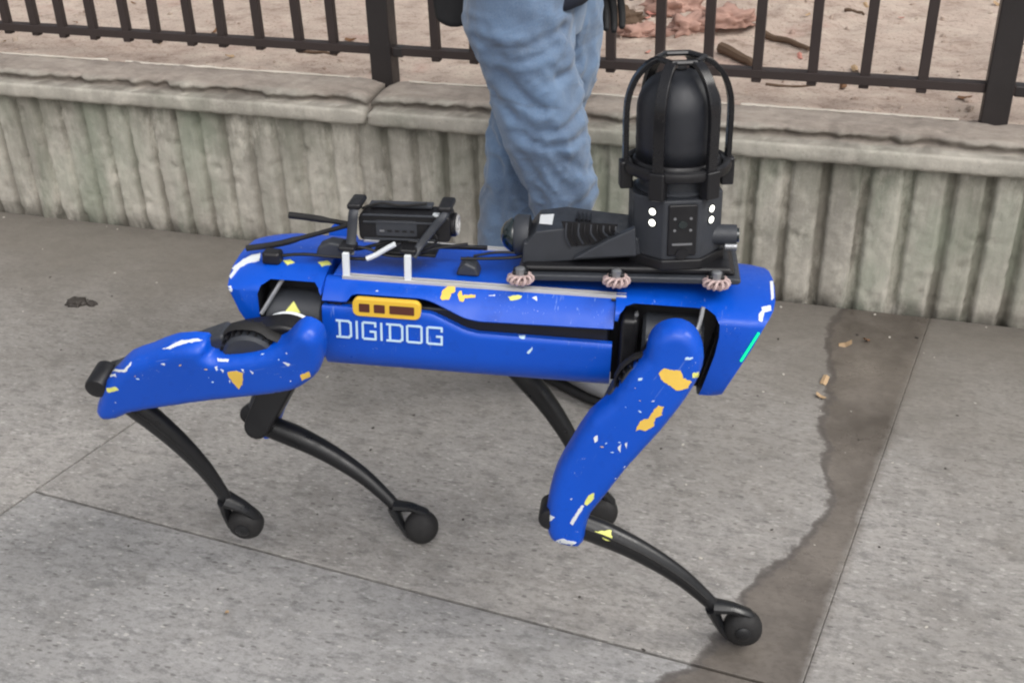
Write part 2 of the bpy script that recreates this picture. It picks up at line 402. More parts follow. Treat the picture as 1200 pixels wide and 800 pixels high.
slab([(jb(-1.216) + G, -1.216 - G), (jc(jr(2.6)) - .0004, jr(2.6) - G), (jc(-3.9) - .0004, -3.9), (jb(-3.9) + G, -3.9)])
kerb = MB().box((0, -4.05, -.10), (19, .15, .19)).build('kerb', M_coping, M=WM, bevel=.01); tag(kerb, kind='structure')
road = MB().box((0, -10.2, -.18), (60, 12.1, .08)).build('road', M_asph, M=WM, smooth=False); tag(road, kind='structure')

# retaining wall
wall = empty('retaining_wall', WM)
tag(wall, 'low fluted concrete retaining wall with a crumbling coping below the iron fence', 'wall')
gs = [.228 + .0765 * k for k in range(-40, 0)] + [.228, .305, .381, .455, .530, .606, .690, .765, .845, .925, 1.005, 1.085, 1.17, 1.25, 1.335, 1.42, 1.505, 1.59, 1.675, 1.76, 1.85, 1.94, 2.035, 2.13, 2.225, 2.318, 2.402, 2.49, 2.585, 2.684, 2.78, 2.865, 2.948]
gs += [2.948 + .095 * k for k in range(1, 45)]
def flute_n(s):
    i = np.searchsorted(gs, s) - 1; i = max(0, min(len(gs) - 2, i))
    t = (s - gs[i]) / (gs[i + 1] - gs[i]); t = min(max(t, 0), 1)
    d = min(t, 1 - t)                                   # 0 in the groove, .5 at the rib
    k = min(1, max(0, (d - .075) / .10)); k = k * k * (3 - 2 * k)
    return .026 * (1 - k)
V = []; F = []
S_ = [s for s in np.arange(-2.7, 7.0, .0062)]; Z_ = list(np.linspace(-.03, .40, 44))
for s in S_:
    for z in Z_:
        base = flute_n(s + .0018 * fbm(s * 7, z * 4, 5) + .0026 * fbm(s * 30, z * 30, 2))
        wear = interp(s, [-1, .4, 1.1, 1.9, 2.4], [.75, .80, .55, .8, 1.])
        q = fbm(s * 9, z * 5, 3) * .0025 + fbm(s * 44, z * 44, 7) * .0022 + max(0, fbm(s * 26, z * 30, 11) - .30) * .016
        sh = fbm(s * 2.3, z * 3, 9) * .25
        foot = max(0, .035 - z) / .035 * (.5 + fbm(s * 20, 1, 2)) * .012
        V.append((s, (base * (wear + sh)) + q + foot, z))
nz = len(Z_)
for i in range(len(S_) - 1):
    for k in range(nz - 1): F.append((i * nz + k, i * nz + k + 1, (i + 1) * nz + k + 1, (i + 1) * nz + k))
fl = mesh('fluted_face', V, F, M_flute, wall, ang=None)
MB().box((2.15, .125, .18), (9.7, .14, .44)).build('core', M_coping, wall, smooth=False)
# coping: lengths with a broken joint at the left post and one by the right post
def coping(s0, s1, seed):
    V = []; F = []; S = list(np.arange(s0, s1, .009)) + [s1]
    prof = [(.20, .30), (.06, .388), (-.026, .392), (-.030, .400), (-.030, .410), (-.030, .424), (-.0285, .431), (-.024, .434), (-.008, .4345), (.010, .4345), (.018, .438), (.018, .444), (.010, .449), (.012, .455), (.022, .459), (.035, .461), (.06, .462), (.08, .463), (.11, .463), (.135, .464), (.16, .458), (.20, .42)]
    for s in S:
        e = min(s - s0, s1 - s); er = max(0, 1 - e / .035) ** 2
        g = fbm(s * 5, seed, 1) ; g2 = fbm(s * 17, seed, 4)
        bite = max(0, fbm(s * 2.6, seed, 8) + .05)       # where the top lip has broken further back
        for j, (n, z) in enumerate(prof):
            q = fbm(s * 30, n * 30, z * 30 + seed)
            if 2 <= j <= 7: n2, z2 = n + .0028 * q + .008 * er, z + .0014 * q + (.0035 * g2 + .002 * g if j >= 5 else 0)
            elif 8 <= j <= 15:
                n2 = n + .010 * g + .018 * g2 + .030 * bite + .006 * q; z2 = z + (.0025 * g2 + .001 * g) * (1 if j < 12 else .4) + .0035 * q - .004 * bite
            elif 16 <= j <= 19: n2, z2 = n + .01 * bite, z + .005 * q + .003 * g2
            else: n2, z2 = n, z
            V.append((s, n2, z2 - .010 * er * (j > 4)))
    n_ = len(prof)
    for i in range(len(S) - 1):
        for k in range(n_ - 1): F.append((i * n_ + k, i * n_ + k + 1, (i + 1) * n_ + k + 1, (i + 1) * n_ + k))
    F += [tuple(range(n_)), tuple((len(S) - 1) * n_ + k for k in reversed(range(n_)))]
    return mesh('coping_stone', V, F, M_coping, wall, ang=None)
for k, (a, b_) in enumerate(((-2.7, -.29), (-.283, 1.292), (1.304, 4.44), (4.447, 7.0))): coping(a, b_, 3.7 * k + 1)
# thin pale mortar ridge between coping and soil
for a, b_ in ((-2.6, .42), (.46, 1.20), (1.36, 2.24), (2.26, 2.80), (2.93, 5)):
    P = [(s, .148 + .006 * fbm(s * 4, 2) , .464 + .0015 * fbm(s * 25, 5)) for s in np.arange(a, b_, .02)]
    MB().tube(P, [.0032 + .0022 * fbm(p[0] * 12, 8) for p in P], 6, up=(0, 0, 1)).build('mortar_ridge', M_copedge, wall)

# soil behind the wall
def soil_z(s, n):
    z = .452 + .010 * fbm(s * 3, n * 3) + .006 * fbm(s * 14, n * 14, 2) + .003 * fbm(s * 45, n * 45, 2, 3)
    z += .012 * min(1, max(0, (n - .2) / .6))
    d = ((s - 2.15) / .42) ** 2 + ((n - 1.15) / .38) ** 2
    return z + .07 * math.exp(-d) * (1 + .6 * fbm(s * 9, n * 9, 5))
def grid_sheet(name, ss, nn, f, mat, parent=None, M=None):
    V = [(s, n, f(s, n)) for s in ss for n in nn]; k = len(nn)
    F = [(i * k + j, (i + 1) * k + j, (i + 1) * k + j + 1, i * k + j + 1) for i in range(len(ss) - 1) for j in range(k - 1)]
    return mesh(name, V, F, mat, parent, ang=None, M=M)
so = grid_sheet('soil', list(np.arange(-2.6, 6.5, .022)), [.145 + .02 * k for k in range(80)] + [1.8 + .12 * k for k in range(1, 40)], soil_z, M_soil, M=WM)
tag(so, kind='structure')
far = MB().box((2, 106.3, .40), (220, 200, .1)).build('far_soil', M_soil, M=WM, smooth=False); tag(far, kind='structure')

# fence
PS, FN = 1.5755, .165
P0 = 1.283
fence = empty('iron_fence', WM @ Matrix.Translation((0, FN, 0)))
tag(fence, 'black iron picket fence rising from the concrete coping', 'fence')
post_me = MB().box((0, 0, 0), (.062, .058, 1.30)).build('post', M_iron, fence, bevel=.004, seg=2)
post_me.location = (P0 - PS, 0, 1.06)
posts = [P0 + PS * k for k in range(-1, 4)]
for s in posts[1:]:
    c = post_me.copy(); link(c, fence); c.location = (s, 0, 1.06)
picks = [-.055, .049, .154, .256, .362, .470, .577, .684, .795, .904, 1.020, 1.130, None, 1.432, 1.552, 1.672, 1.792, 1.911, 2.042, 2.167, 2.293, 2.423, 2.554, 2.686]
picks = [p for p in picks if p is not None] + [2.859 + .1575 - .02 + .122 * k for k in range(12)]
pk = MB().box((0, 0, 0), (.024, .022, 1.10)).build('picket', M_rust, fence, bevel=.002, seg=1)
RZ = .543
for i, s in enumerate(picks):
    c = pk if i == 0 else pk.copy()
    if i: link(c, fence)
    c.location = (s, 0, RZ - .022 + .55); c.rotation_euler = (R(random.uniform(-.6, .6)), R(random.uniform(-.9, .9)), 0)
for a, b_ in zip(posts[:-1], posts[1:]):
    for z in (RZ, RZ + 1.0):
        MB().box(((a + b_) / 2, 0, z), (b_ - a - .06, .034, .022)).build('rail', M_rust, fence, bevel=.002, seg=1)
    for e, sg in ((a + .03, 1),):
        MB().box((e + sg * .017, 0, RZ - .002), (.030, .036, .028)).build('rail_bracket', M_iron, fence, bevel=.005, seg=2)
# litter, sticks, clods
def leaf_bm(mb, p, size, yaw, tilt):
    Rm = Euler((tilt, random.uniform(-.5, .5), yaw)).to_matrix(); n = 8; V = []
    for i in range(n):
        a = 2 * math.pi * i / n; r = size * (1 if i % 2 else random.uniform(.55, .9))
        v = Vector((r * math.cos(a) * 1.3, r * math.sin(a) * .7, .25 * size * math.cos(2 * a))); V.append(p + Rm @ v)
    mb.add([p + Rm @ Vector((0, 0, size * .12))] + V, [(0, i + 1, (i + 1) % n + 1) for i in range(n)])
for mi, cnt in ((0, 60), (1, 55), (2, 22)):
    mb = MB()
    for k in range(cnt):
        if mi == 2: s, n = random.gauss(2.12, .32), random.gauss(1.1, .3)
        else: s, n = random.uniform(-.8, 4.2), random.uniform(.22, 2.6)
        leaf_bm(mb, Vector((s, n, soil_z(s, n) + .006)), random.uniform(.008, .021), random.uniform(0, 6.3), random.uniform(-.35, .35))
    o = mb.build('leaf_litter', M_leafs[mi], M=WM, smooth=False); tag(o, kind='stuff')
mb = MB()
for k in range(420):
    s, n = random.uniform(-.8, 4.2), .2 + 2.4 * random.random() ** 1.3
    r = random.uniform(.003, .011)
    sc = Matrix.Translation((s, n, soil_z(s, n))) @ Euler((random.random() * 3, random.random() * 3, 0)).to_matrix().to_4x4() @ Matrix.Diagonal((r * 1.4, r, r * .7, 1))
    mb.lathe([(0, -1), (.8, -.6), (1, 0), (.75, .6), (0, 1)], 6, sc)
tag(mb.build('soil_crumbs', M_soil, M=WM), kind='stuff')
def blob(name, mat, s, n, z, d, seed, M=WM, amp=.35, sub=3, rot=0):
    bm = bmesh.new(); bmesh.ops.create_icosphere(bm, subdivisions=sub + 1, radius=1)
    for v in bm.verts:
        k = 1 + amp * fbm(v.co.x * 1.6 + seed, v.co.y * 1.6, v.co.z * 1.6) + amp * .5 * fbm(v.co.x * 5 + seed, v.co.y * 5, v.co.z * 5) + amp * .3 * fbm(v.co.x * 13 + seed, v.co.y * 13, v.co.z * 13)
        c = v.co * k; v.co = Vector((c.x * d[0], c.y * d[1], max(c.z * d[2], -d[2] * .4)))
    me = bpy.data.meshes.new(name); bm.to_mesh(me); bm.free(); finish(me, True, None); me.materials.append(mat)
    o = bpy.data.objects.new(name, me); link(o); o.matrix_local = M @ Matrix.Translation((s, n, z)) @ Matrix.Rotation(rot, 4, 'Z'); return o
WI = WM.inverted()
def soil_at(px, py):
    p = WI @ hit(px, py, z=.47)
    for _ in range(4):
        p = WI @ hit(px, py, z=soil_z(p.x, p.y))
    return p
for px, py, d, lab, rz in ((722, 26, (.075, .04, .035), 'small grey brown clod seen just right of the walker’s jeans', .2),
                       (750, 42, (.055, .035, .028), 'pinkish clay clod lying left of the domed sensor cage', .6),
                       (790, 12, (.085, .055, .05), 'biggest reddish clay clod behind the fence above the dome', -.3),
                       (808, 36, (.075, .045, .04), 'reddish clay clod between the dome top and the biggest clod', .5),
                       (855, 26, (.080, .040, .035), 'pink clay clod lying right of the picket above the dome', .1)):
    p = soil_at(px, py)
    o = blob('clay_clod', M_clod if d[0] != .075 or px > 760 else M_stick, p.x, p.y, p.z + .005, d, px * .37, rot=rz, amp=.6)
    tag(o, lab, 'clod', 'clay clods behind the fence')
def stick(a, b_, r, lab):
    A, B = soil_at(*a), soil_at(*b_); P = []
    for k in range(9):
        t = k / 8; q = A.lerp(B, t); P.append((q.x + .004 * fbm(t * 3, a[0]), q.y + .004 * fbm(t * 4, a[1]), soil_z(q.x, q.y) + r * .8))
    o = MB().tube(P, [r * (1 - .4 * k / 8) for k in range(9)], 8, up=(0, 0, 1)).build('fallen_stick', M_stick, M=WM); tag(o, lab, 'stick', 'sticks on the soil')
stick((895, 46), (948, 62), .011, 'brown stick lying between two pickets right of the dome')
stick((845, 62), (888, 84), .017, 'thick dark stick reaching the rail just right of the dome')
stick((350, 62), (396, 66), .006, 'thin curved stick below the rail left of the left post')
stick((898, 100), (955, 101), .004, 'thin twig under the fence rail between dome and right post')
stick((990, 14), (1012, 20), .006, 'short twig behind the pickets near the top right')

# grit on the pavement
mb = MB(); mb2 = MB()
for k in range(330):
    s = random.uniform(-.9, 4.0); n = -random.random() ** (1.7 if k % 2 else .8) * 2.0 - .012
    r = random.uniform(.0010, .0032) * (1.4 if n > -.15 else 1)
    T = Matrix.Translation((s, n, r * .3)) @ Matrix.Rotation(random.random() * 3, 4, 'Z') @ Matrix.Diagonal((r * random.uniform(1, 2), r, r * .6, 1))
    (mb if k % 2 else mb2).lathe([(0, -1), (.85, -.4), (.9, .3), (0, .9)], 5, T)
tag(mb.build('pale_grit', M_fleck, M=WM), kind='stuff'); tag(mb2.build('dark_grit', M_mud, M=WM), kind='stuff')
def pav(px, py): return WI @ hit(px, py, z=.0)
p = pav(90, 356); o = blob('mud_lump', M_mud, p.x, p.y, .004, (.026, .022, .012), 2.2, rot=.4); tag(o, 'larger dark mud lump on the pavement left of the robot', 'mud lump')
p = pav(108, 357); o = blob('mud_lump', M_mud, p.x, p.y, .003, (.013, .011, .008), 5.2); tag(o, 'smaller dark mud lump right beside the larger one', 'mud lump')
for k, (px, py, mi, sz, lab) in enumerate(((990, 405, 1, .018, 'pale leaf scrap at the top left of the muddy strip'), (966, 448, 1, .014, 'tan leaf scrap above the middle of the muddy strip'), (962, 466, 1, .012, 'tiny tan leaf scrap lying just below another scrap by the mud'), (1015, 400, 0, .010, 'small brown leaf scrap on the mud near the wall'), (266, 720, 1, .007, 'tiny pale scrap on the pavement below the rear feet'))):
    p = pav(px, py); mb = MB(); leaf_bm(mb, Vector((p.x, p.y, .006)), sz, k * 1.3, .2); tag(mb.build('leaf_scrap', M_leafs[mi], M=WM, smooth=False), lab, 'leaf')

# ------------------------------------------------------------------ robot dog
RT = Vector((-.03668, 1.67457, .51297))
def ypr(y, p, r): return Matrix.Rotation(y, 4, 'Z') @ Matrix.Rotation(p, 4, 'Y') @ Matrix.Rotation(r, 4, 'X')
BM = Matrix.Translation(RT) @ ypr(-.127246, .047158, -.049566)
dog = empty('robot_dog', BM)
tag(dog, 'blue four legged robot dog with a black domed sensor, striding past the low wall', 'robot')
def L(px, py, y): return hit(px, py, BM, y=y)
def L2(P, y): return [(L(a, b, y).x, L(a, b, y).z) for a, b in P]

MB().box((.0, 0, -.015), (.74, .11, .13)).build('chassis', M_black, dog, bevel=.01)
MB().prism([(-.235, -.075), (.2, -.075), (.2, .062), (-.235, .062)], -.066, .066).build('inner_frame', M_black, dog, bevel=.004)
MB().prism([(-.235, -.07), (.2, -.07), (.2, .036), (-.235, .036)], -.099, .099).build('side_frame', M_black, dog, bevel=.004)
MB().box((-.01, 0, .0595), (.46, .140, .018)).build('top_deck', M_blue, dog, bevel=.003)
top_low = [(-.248, -.06), (-.2, .0)]
for sg in (-1, 1):
    # lower side panel: seam line on top, curves under at the bottom
    xs = list(np.linspace(-.248, .206, 60)); V = []; F = []
    seamx = [-.248, -.2, -.09, -.075, -.05, -.022, -.002, .03, .216]; seamz = [.034, .034, .034, .033, .022, .009, .005, .005, .004]
    for x in xs:
        zt = interp(x, seamx, seamz); prof = [(.100, zt - .002), (.112, zt - .0015), (.1145, zt - .005)]
        for k in range(1, 6): prof.append((.1155 - .0005 * k, zt + (-.045 - zt) * k / 5))
        prof += [(.110, -.056), (.104, -.067), (.094, -.077), (.080, -.084), (.050, -.087), (.05, -.083), (.09, -.075)]
        for y, z in prof: V.append((x, sg * y, z))
    n_ = len(prof)
    for i in range(len(xs) - 1):
        for k in range(n_ - 1): F.append((i * n_ + k, i * n_ + k + 1, (i + 1) * n_ + k + 1, (i + 1) * n_ + k))
    F += [tuple(range(n_)), tuple((len(xs) - 1) * n_ + k for k in reversed(range(n_)))]
    mesh('lower_side_panel', V, F, M_blue, dog, ang=50)
    # upper side panel: leans in from the seam to the rail
    V = []; F = []
    seamx = [-.248, -.21, -.2, -.09, -.075, -.05, -.02, .0, .216]; seamz = [.038, .038, .050, .050, .047, .038, .027, .024, .028]
    for x in xs:
        zt = interp(x, seamx, seamz); y0 = .1155 - max(0, zt - .03) * .55
        prof = [(y0 - .012, zt + .001), (y0 - .002, zt + .0005), (y0, zt + .003)]
        for k in range(1, 6): prof.append((y0 + (.084 - y0) * k / 5 + .003 * math.sin(math.pi * k / 5), zt + .003 + (.064 - zt - .003) * k / 5))
        prof += [(.080, .067), (.070, .067), (.070, .058)]
        for y, z in prof: V.append((x, sg * y, z))
    n_ = len(prof)
    for i in range(len(xs) - 1):
        for k in range(n_ - 1): F.append((i * n_ + k, i * n_ + k + 1, (i + 1) * n_ + k + 1, (i + 1) * n_ + k))
    F += [tuple(range(n_)), tuple((len(xs) - 1) * n_ + k for k in reversed(range(n_)))]
    mesh('upper_side_panel', V, F, M_blue, dog, ang=50)
    rb = MB()
    rb.box((.0, sg * .0795, .0675), (.445, .004, .008)); rb.box((.0, sg * .070, .0675), (.445, .004, .008)); rb.box((.0, sg * .0748, .0655), (.445, .007, .003))
    rb.build('mounting_rail', M_rail, dog, bevel=.0008, seg=1)

def cover(name, front):
    """end cover lofted along x with rounded shoulders, hip bays cut into its sides"""
    sec = [(-.05, -.088), (-.085, -.086), (-.104, -.078), (-.112, -.062), (-.114, -.03), (-.115, .01), (-.1150, .048), (-.113, .0555), (-.107, .0605), (-.085, .0680), (-.06, .0735), (-.02, .077), (.0, .0775)]
    sec = sec + [(-y, z) for y, z in reversed(sec[:-1])]
    V = []; F = []; T = 22; n = len(sec)
    for i in range(T + 1):
        t = i / T
        for y, z in sec:
            if front:
                xf = interp(z, [-.088, -.06, .006, .065, .088], [.390, .402, .431, .452, .452]) - .016 * (abs(y) / .115) ** 3
                x = .207 + t * (xf - .207); k = 1 - .03 * max(0, (t - .9) / .1) ** 2
                yy = y * k; zz = z * (1 - .03 * max(0, (t - .85) / .15) ** 2)
            else:
                xb = interp(z, [-.088, -.04, .0, .03, .06, .088], [-.345, -.367, -.392, -.410, -.413, -.405]) + .014 * (abs(y) / .115) ** 3
                x = -.249 + t * (xb + .249); q = max(0, (t - .55) / .45)
                yy = y * (1 - .06 * q * q); zz = z - (.010 * q * q if z > .05 else 0)
            V.append((x, yy, zz))
    for i in range(T):
        for j in range(n): F.append((i * n + j, i * n + (j + 1) % n, (i + 1) * n + (j + 1) % n, (i + 1) * n + j))
    F += [tuple(reversed(range(n))), tuple(range(T * n, T * n + n))]
    o = mesh(name, V, F, M_blue, None, ang=42)
    bpy.context.view_layer.update()
    cb = MB()
    for sg in (-1, 1):
        if front: P = [(.19, -.12), (.338, -.12), (.350, -.06), (.363, .0), (.366, .03), (.365, .050), (.358, .061), (.345, .0655), (.235, .0655), (.222, .063), (.214, .055), (.212, .044), (.190, .044)]
        else: P = [(-.338, -.12), (-.348, -.03), (-.350, .045), (-.345, .058), (-.333, .064), (-.27, .064), (-.262, .064), (-.254, .060), (-.249, .050), (-.235, .048), (-.235, -.12)]
        cb.prism(P, *sorted((sg * .058, sg * .2)))
    cut = cb.build('cutter', M_black, None, smooth=False)
    bpy.context.view_layer.update()
    md = o.modifiers.new('cut', 'BOOLEAN'); md.object = cut; md.operation = 'DIFFERENCE'; md.solver = 'EXACT'
    bpy.context.view_layer.update()
    me = bpy.data.meshes.new_from_object(o.evaluated_get(bpy.context.evaluated_depsgraph_get()))
    o.modifiers.clear(); old = o.data; o.data = me; me.name = name
    bpy.data.objects.remove(cut); 
    # inner faces of the bays are bare black plastic
    me.materials.clear(); me.materials.append(M_blue); me.materials.append(M_black)
    for p in me.polygons:
        c = p.center; p.material_index = 0
        if abs(c.y) < .0595 and abs(p.normal.y) > .9: p.material_index = 1
        elif (((.2 if front else -.3515) < c.x < (.3675 if front else -.24)) and c.z < .067 and abs(c.y) < .113 and
              (abs(p.normal.y) < .05) and c.z > -.084 and (abs(c.y) > .0581) and p.area > 1e-6 and abs(p.normal.x) + abs(p.normal.z) > .99 and inside_bay(c, front)): p.material_index = 1
    finish(me, True, 40); o.parent = dog
    return o
def inside_bay(c, front):
    if front: return c.x < .3668 and (abs(c.x - .366) < .03 or c.z > .05) and c.z < .0662
    return c.x > -.3508 and (abs(c.x + .35) < .016 or c.z > .044) and c.z < .0645
head = cover('head_cover', True)
rear = cover('rear_cover', False)
# dark liners of the bays
for sg in (-1, 1):
    MB().prism([(.20, .0645), (.350, .0645), (.3635, .051), (.3645, .02), (.345, -.07), (.349, -.07), (.3665, .02), (.3655, .052), (.354, .0662), (.20, .0662)], *sorted((sg * .058, sg * .088))).build('bay_liner', M_black, dog)
# green status light along the slanted front edge
a, b_ = L(889, 389, -.112), L(868, 422, -.112)
MB().tube([a + Vector((.0, -.003, 0)), b_ + Vector((.0, -.003, 0))], .0020, 8).build('status_light', M_led, dog)
# yellow latch plate with three brown windows
pl = L2([(412, 349), (494, 354), (494, 375), (412, 370)], -.117)
cx, cz = sum(p[0] for p in pl) / 4, sum(p[1] for p in pl) / 4; hw, hh = .0535, .0150
def rrect(cx, cz, hw, hh, r, n=6):
    P = []
    for qx, qz, a0 in ((1, 1, 0), (-1, 1, 90), (-1, -1, 180), (1, -1, 270)):
        for k in range(n + 1):
            a = R(a0 + 90 * k / n); P.append((cx + qx * (hw - r) + r * math.cos(a), cz + qz * (hh - r) + r * math.sin(a)))
    return P
lat = MB().prism(rrect(cx, cz, hw, hh, .010), -.119, -.108).build('latch_plate', M_label, dog, bevel=.0015, seg=2)
lat['label'] = 'yellow latch plate with three brown windows'
for x0, x1 in ((-.043, -.026), (-.0195, -.002), (.005, .044)):
    MB().prism(rrect(cx + (x0 + x1) / 2, cz, (x1 - x0) / 2, .0072, .0015, 2), -.1196, -.118).build('window', M_brown, lat)
# lettering D I G I D O G as square strokes
TX0, TX1 = L(394, 388, -.116).x, L(519, 390, -.116).x
TZ = (L(395, 387, -.116).z + L(519, 392, -.116).z) / 2; TH = .0315; sw = .0033
lt = MB()
def U(f): return TX0 + (TX1 - TX0) * f / 373
def hbar(f0, f1, v): lt.box(((U(f0) + U(f1)) / 2, -.1158, TZ + (v - .5) * (TH - sw)), (U(f1) - U(f0), .0012, sw))
def vbar(f, v0, v1): lt.box((U(f), -.1158, TZ + ((v0 + v1) / 2 - .5) * (TH - sw)), (sw, .0013, (v1 - v0) * (TH - sw) + sw * .9))
def glyph(ch, a, b_):
    if ch == 'D': vbar(a + 13, 0, 1); hbar(a, b_ - 8, 1); hbar(a, b_ - 8, 0); vbar(b_ - 4, .1, .9); hbar(b_ - 12, b_ - 3, .93); hbar(b_ - 12, b_ - 3, .07)
    if ch == 'I': vbar((a + b_) / 2, 0, 1)
    if ch == 'O': vbar(a + 4, .06, .94); vbar(b_ - 4, .06, .94); hbar(a + 5, b_ - 5, 1); hbar(a + 5, b_ - 5, 0)
    if ch == 'G': vbar(a + 4, .06, .94); hbar(a + 5, b_ - 2, 1); hbar(a + 5, b_ - 4, 0); vbar(b_ - 4, 0, .46); hbar(b_ - 24, b_ - 2, .46); vbar(b_ - 4, .80, .97)
for ch, a, b_ in (('D', 0, 56), ('I', 64, 82), ('G', 90, 142), ('I', 150, 168), ('D', 176, 236), ('O', 245, 303), ('G', 315, 373)): glyph(ch, a, b_)
lt.build('lettering', M_print, dog, smooth=False)['label'] = 'pale blue block letters DIGIDOG'

# ------------------------------------------------------------------ legs
LEGS = {'nf': (1, -1, -.041939, .477196, 1.5001), 'nr': (-1, -1, .216672, 1.228961, 1.760617), 'fr': (-1, 1, -.27419, .42061, 1.4616), 'ff': (1, 1, -.12565, 1.06665, 1.6303)}
def TR(x, y, z): return Matrix.Translation((x, y, z))
frames = {}
for k, (sx, sy, a, h, kn) in LEGS.items():
    Ml = TR(sx * .298, sy * .055, 0) @ Matrix.Rotation(a, 4, 'X') @ TR(0, sy * .111, 0) @ Matrix.Rotation(h, 4, 'Y')
    frames[k] = (Ml, BM @ Ml)
def poly_from(k, P, y):
    if isinstance(y, tuple):          # (plane of the upper edge, plane of the lower edge, points on the upper edge)
        return [(q.x, q.z) for q in (hit(a, b, frames[k][1], y=(y[0] if i in y[2] else y[1])) for i, (a, b) in enumerate(P))]
    return [(q.x, q.z) for q in (hit(a, b, frames[k][1], y=y) for a, b in P)]
nfP = poly_from('nf', [(757, 418), (760, 403), (769, 390), (784, 383), (800, 383), (814, 391), (822, 404), (825, 420), (819, 442), (802, 470), (772, 508), (736, 547), (706, 585), (692, 602), (686, 620), (683, 636), (674, 640), (655, 636), (643, 628), (640, 606), (643, 582), (652, 552), (668, 524), (690, 490), (716, 468), (737, 440)], -.03)
nrP = poly_from('nr', [(379, 405), (376, 392), (366, 384), (354, 381), (343, 389), (332, 400), (312, 408), (285, 413), (258, 414), (245, 410), (240, 400), (205, 400), (175, 411), (150, 420), (136, 434), (125, 446), (119, 462), (115, 476), (124, 486), (142, 485), (158, 478), (200, 471), (250, 464), (305, 458), (345, 452), (368, 440), (378, 424)], -.022)
def smooth_poly(P, n=2):
    Q = spline([Vector((p[0], 0, p[1])) for p in P + [P[0]]], n)[:-1]; return [(q.x, q.z) for q in Q]
def shell_cover(P, sy, parent, d0=.0, d1=.044, inset=.011):
    if sy > 0: P = [(p[0] * .74 - .004, p[1]) for p in P]
    """thigh cover: domed outer face, open towards the body"""
    P = smooth_poly(P, 2); n = len(P); c = Vector((sum(p[0] for p in P) / n, sum(p[1] for p in P) / n))
    area = sum(P[i][0] * P[(i + 1) % n][1] - P[(i + 1) % n][0] * P[i][1] for i in range(n)); s_ = 1 if area > 0 else -1
    nor = []
    for i in range(n):
        t = Vector(P[(i + 1) % n]) - Vector(P[i - 1]); nor.append(Vector((t.y, -t.x)).normalized() * s_)
    from mathutils.geometry import delaunay_2d_cdt
    sp = .0052; pts = [Vector(p) for p in P]
    x0, x1 = min(p[0] for p in P), max(p[0] for p in P); z0, z1 = min(p[1] for p in P), max(p[1] for p in P)
    def dist(q):
        best = 9
        for i in range(n):
            a, b = pts[i], pts[(i + 1) % n]; ab = b - a; t = max(0, min(1, (q - a).dot(ab) / max(ab.length_squared, 1e-9))); best = min(best, (a + ab * t - q).length)
        return best
    def inside(q):
        c_ = False
        for i in range(n):
            a, b = pts[i], pts[(i + 1) % n]
            if (a.y > q.y) != (b.y > q.y) and q.x < (b.x - a.x) * (q.y - a.y) / (b.y - a.y) + a.x: c_ = not c_
        return c_
    pl_ = []
    nx, nz_ = int((x1 - x0) / sp) + 1, int((z1 - z0) / sp) + 1
    for i in range(nx):
        for j in range(nz_):
            q = Vector((x0 + (i + .5 * (j % 2)) * sp, z0 + j * sp))
            if inside(q) and dist(q) > sp * .55: pl_.append(q)
    vs, es, fs, *_ = delaunay_2d_cdt(pts + pl_, [], [list(range(n))], 1, 1e-6)
    Rr = .020; de = d1 - .019; V = []
    for v in vs:
        k_ = min(1, dist(v) / Rr); V.append((v.x, sy * (de + (d1 - de) * math.sqrt(max(0, 1 - (1 - k_) ** 2))), v.y))
    F = [tuple(f) for f in fs]; m_ = len(V)
    V += [(p.x, sy * de, p.y) for p in pts] + [(p.x, sy * d0, p.y) for p in pts]
    F += [(m_ + i, m_ + (i + 1) % n, m_ + n + (i + 1) % n, m_ + n + i) for i in range(n)]; F.append(tuple(m_ + n + i for i in range(n)))
    o = mesh('thigh_cover', V, F, M_blue, parent, ang=60)
    return o
legobjs = {}
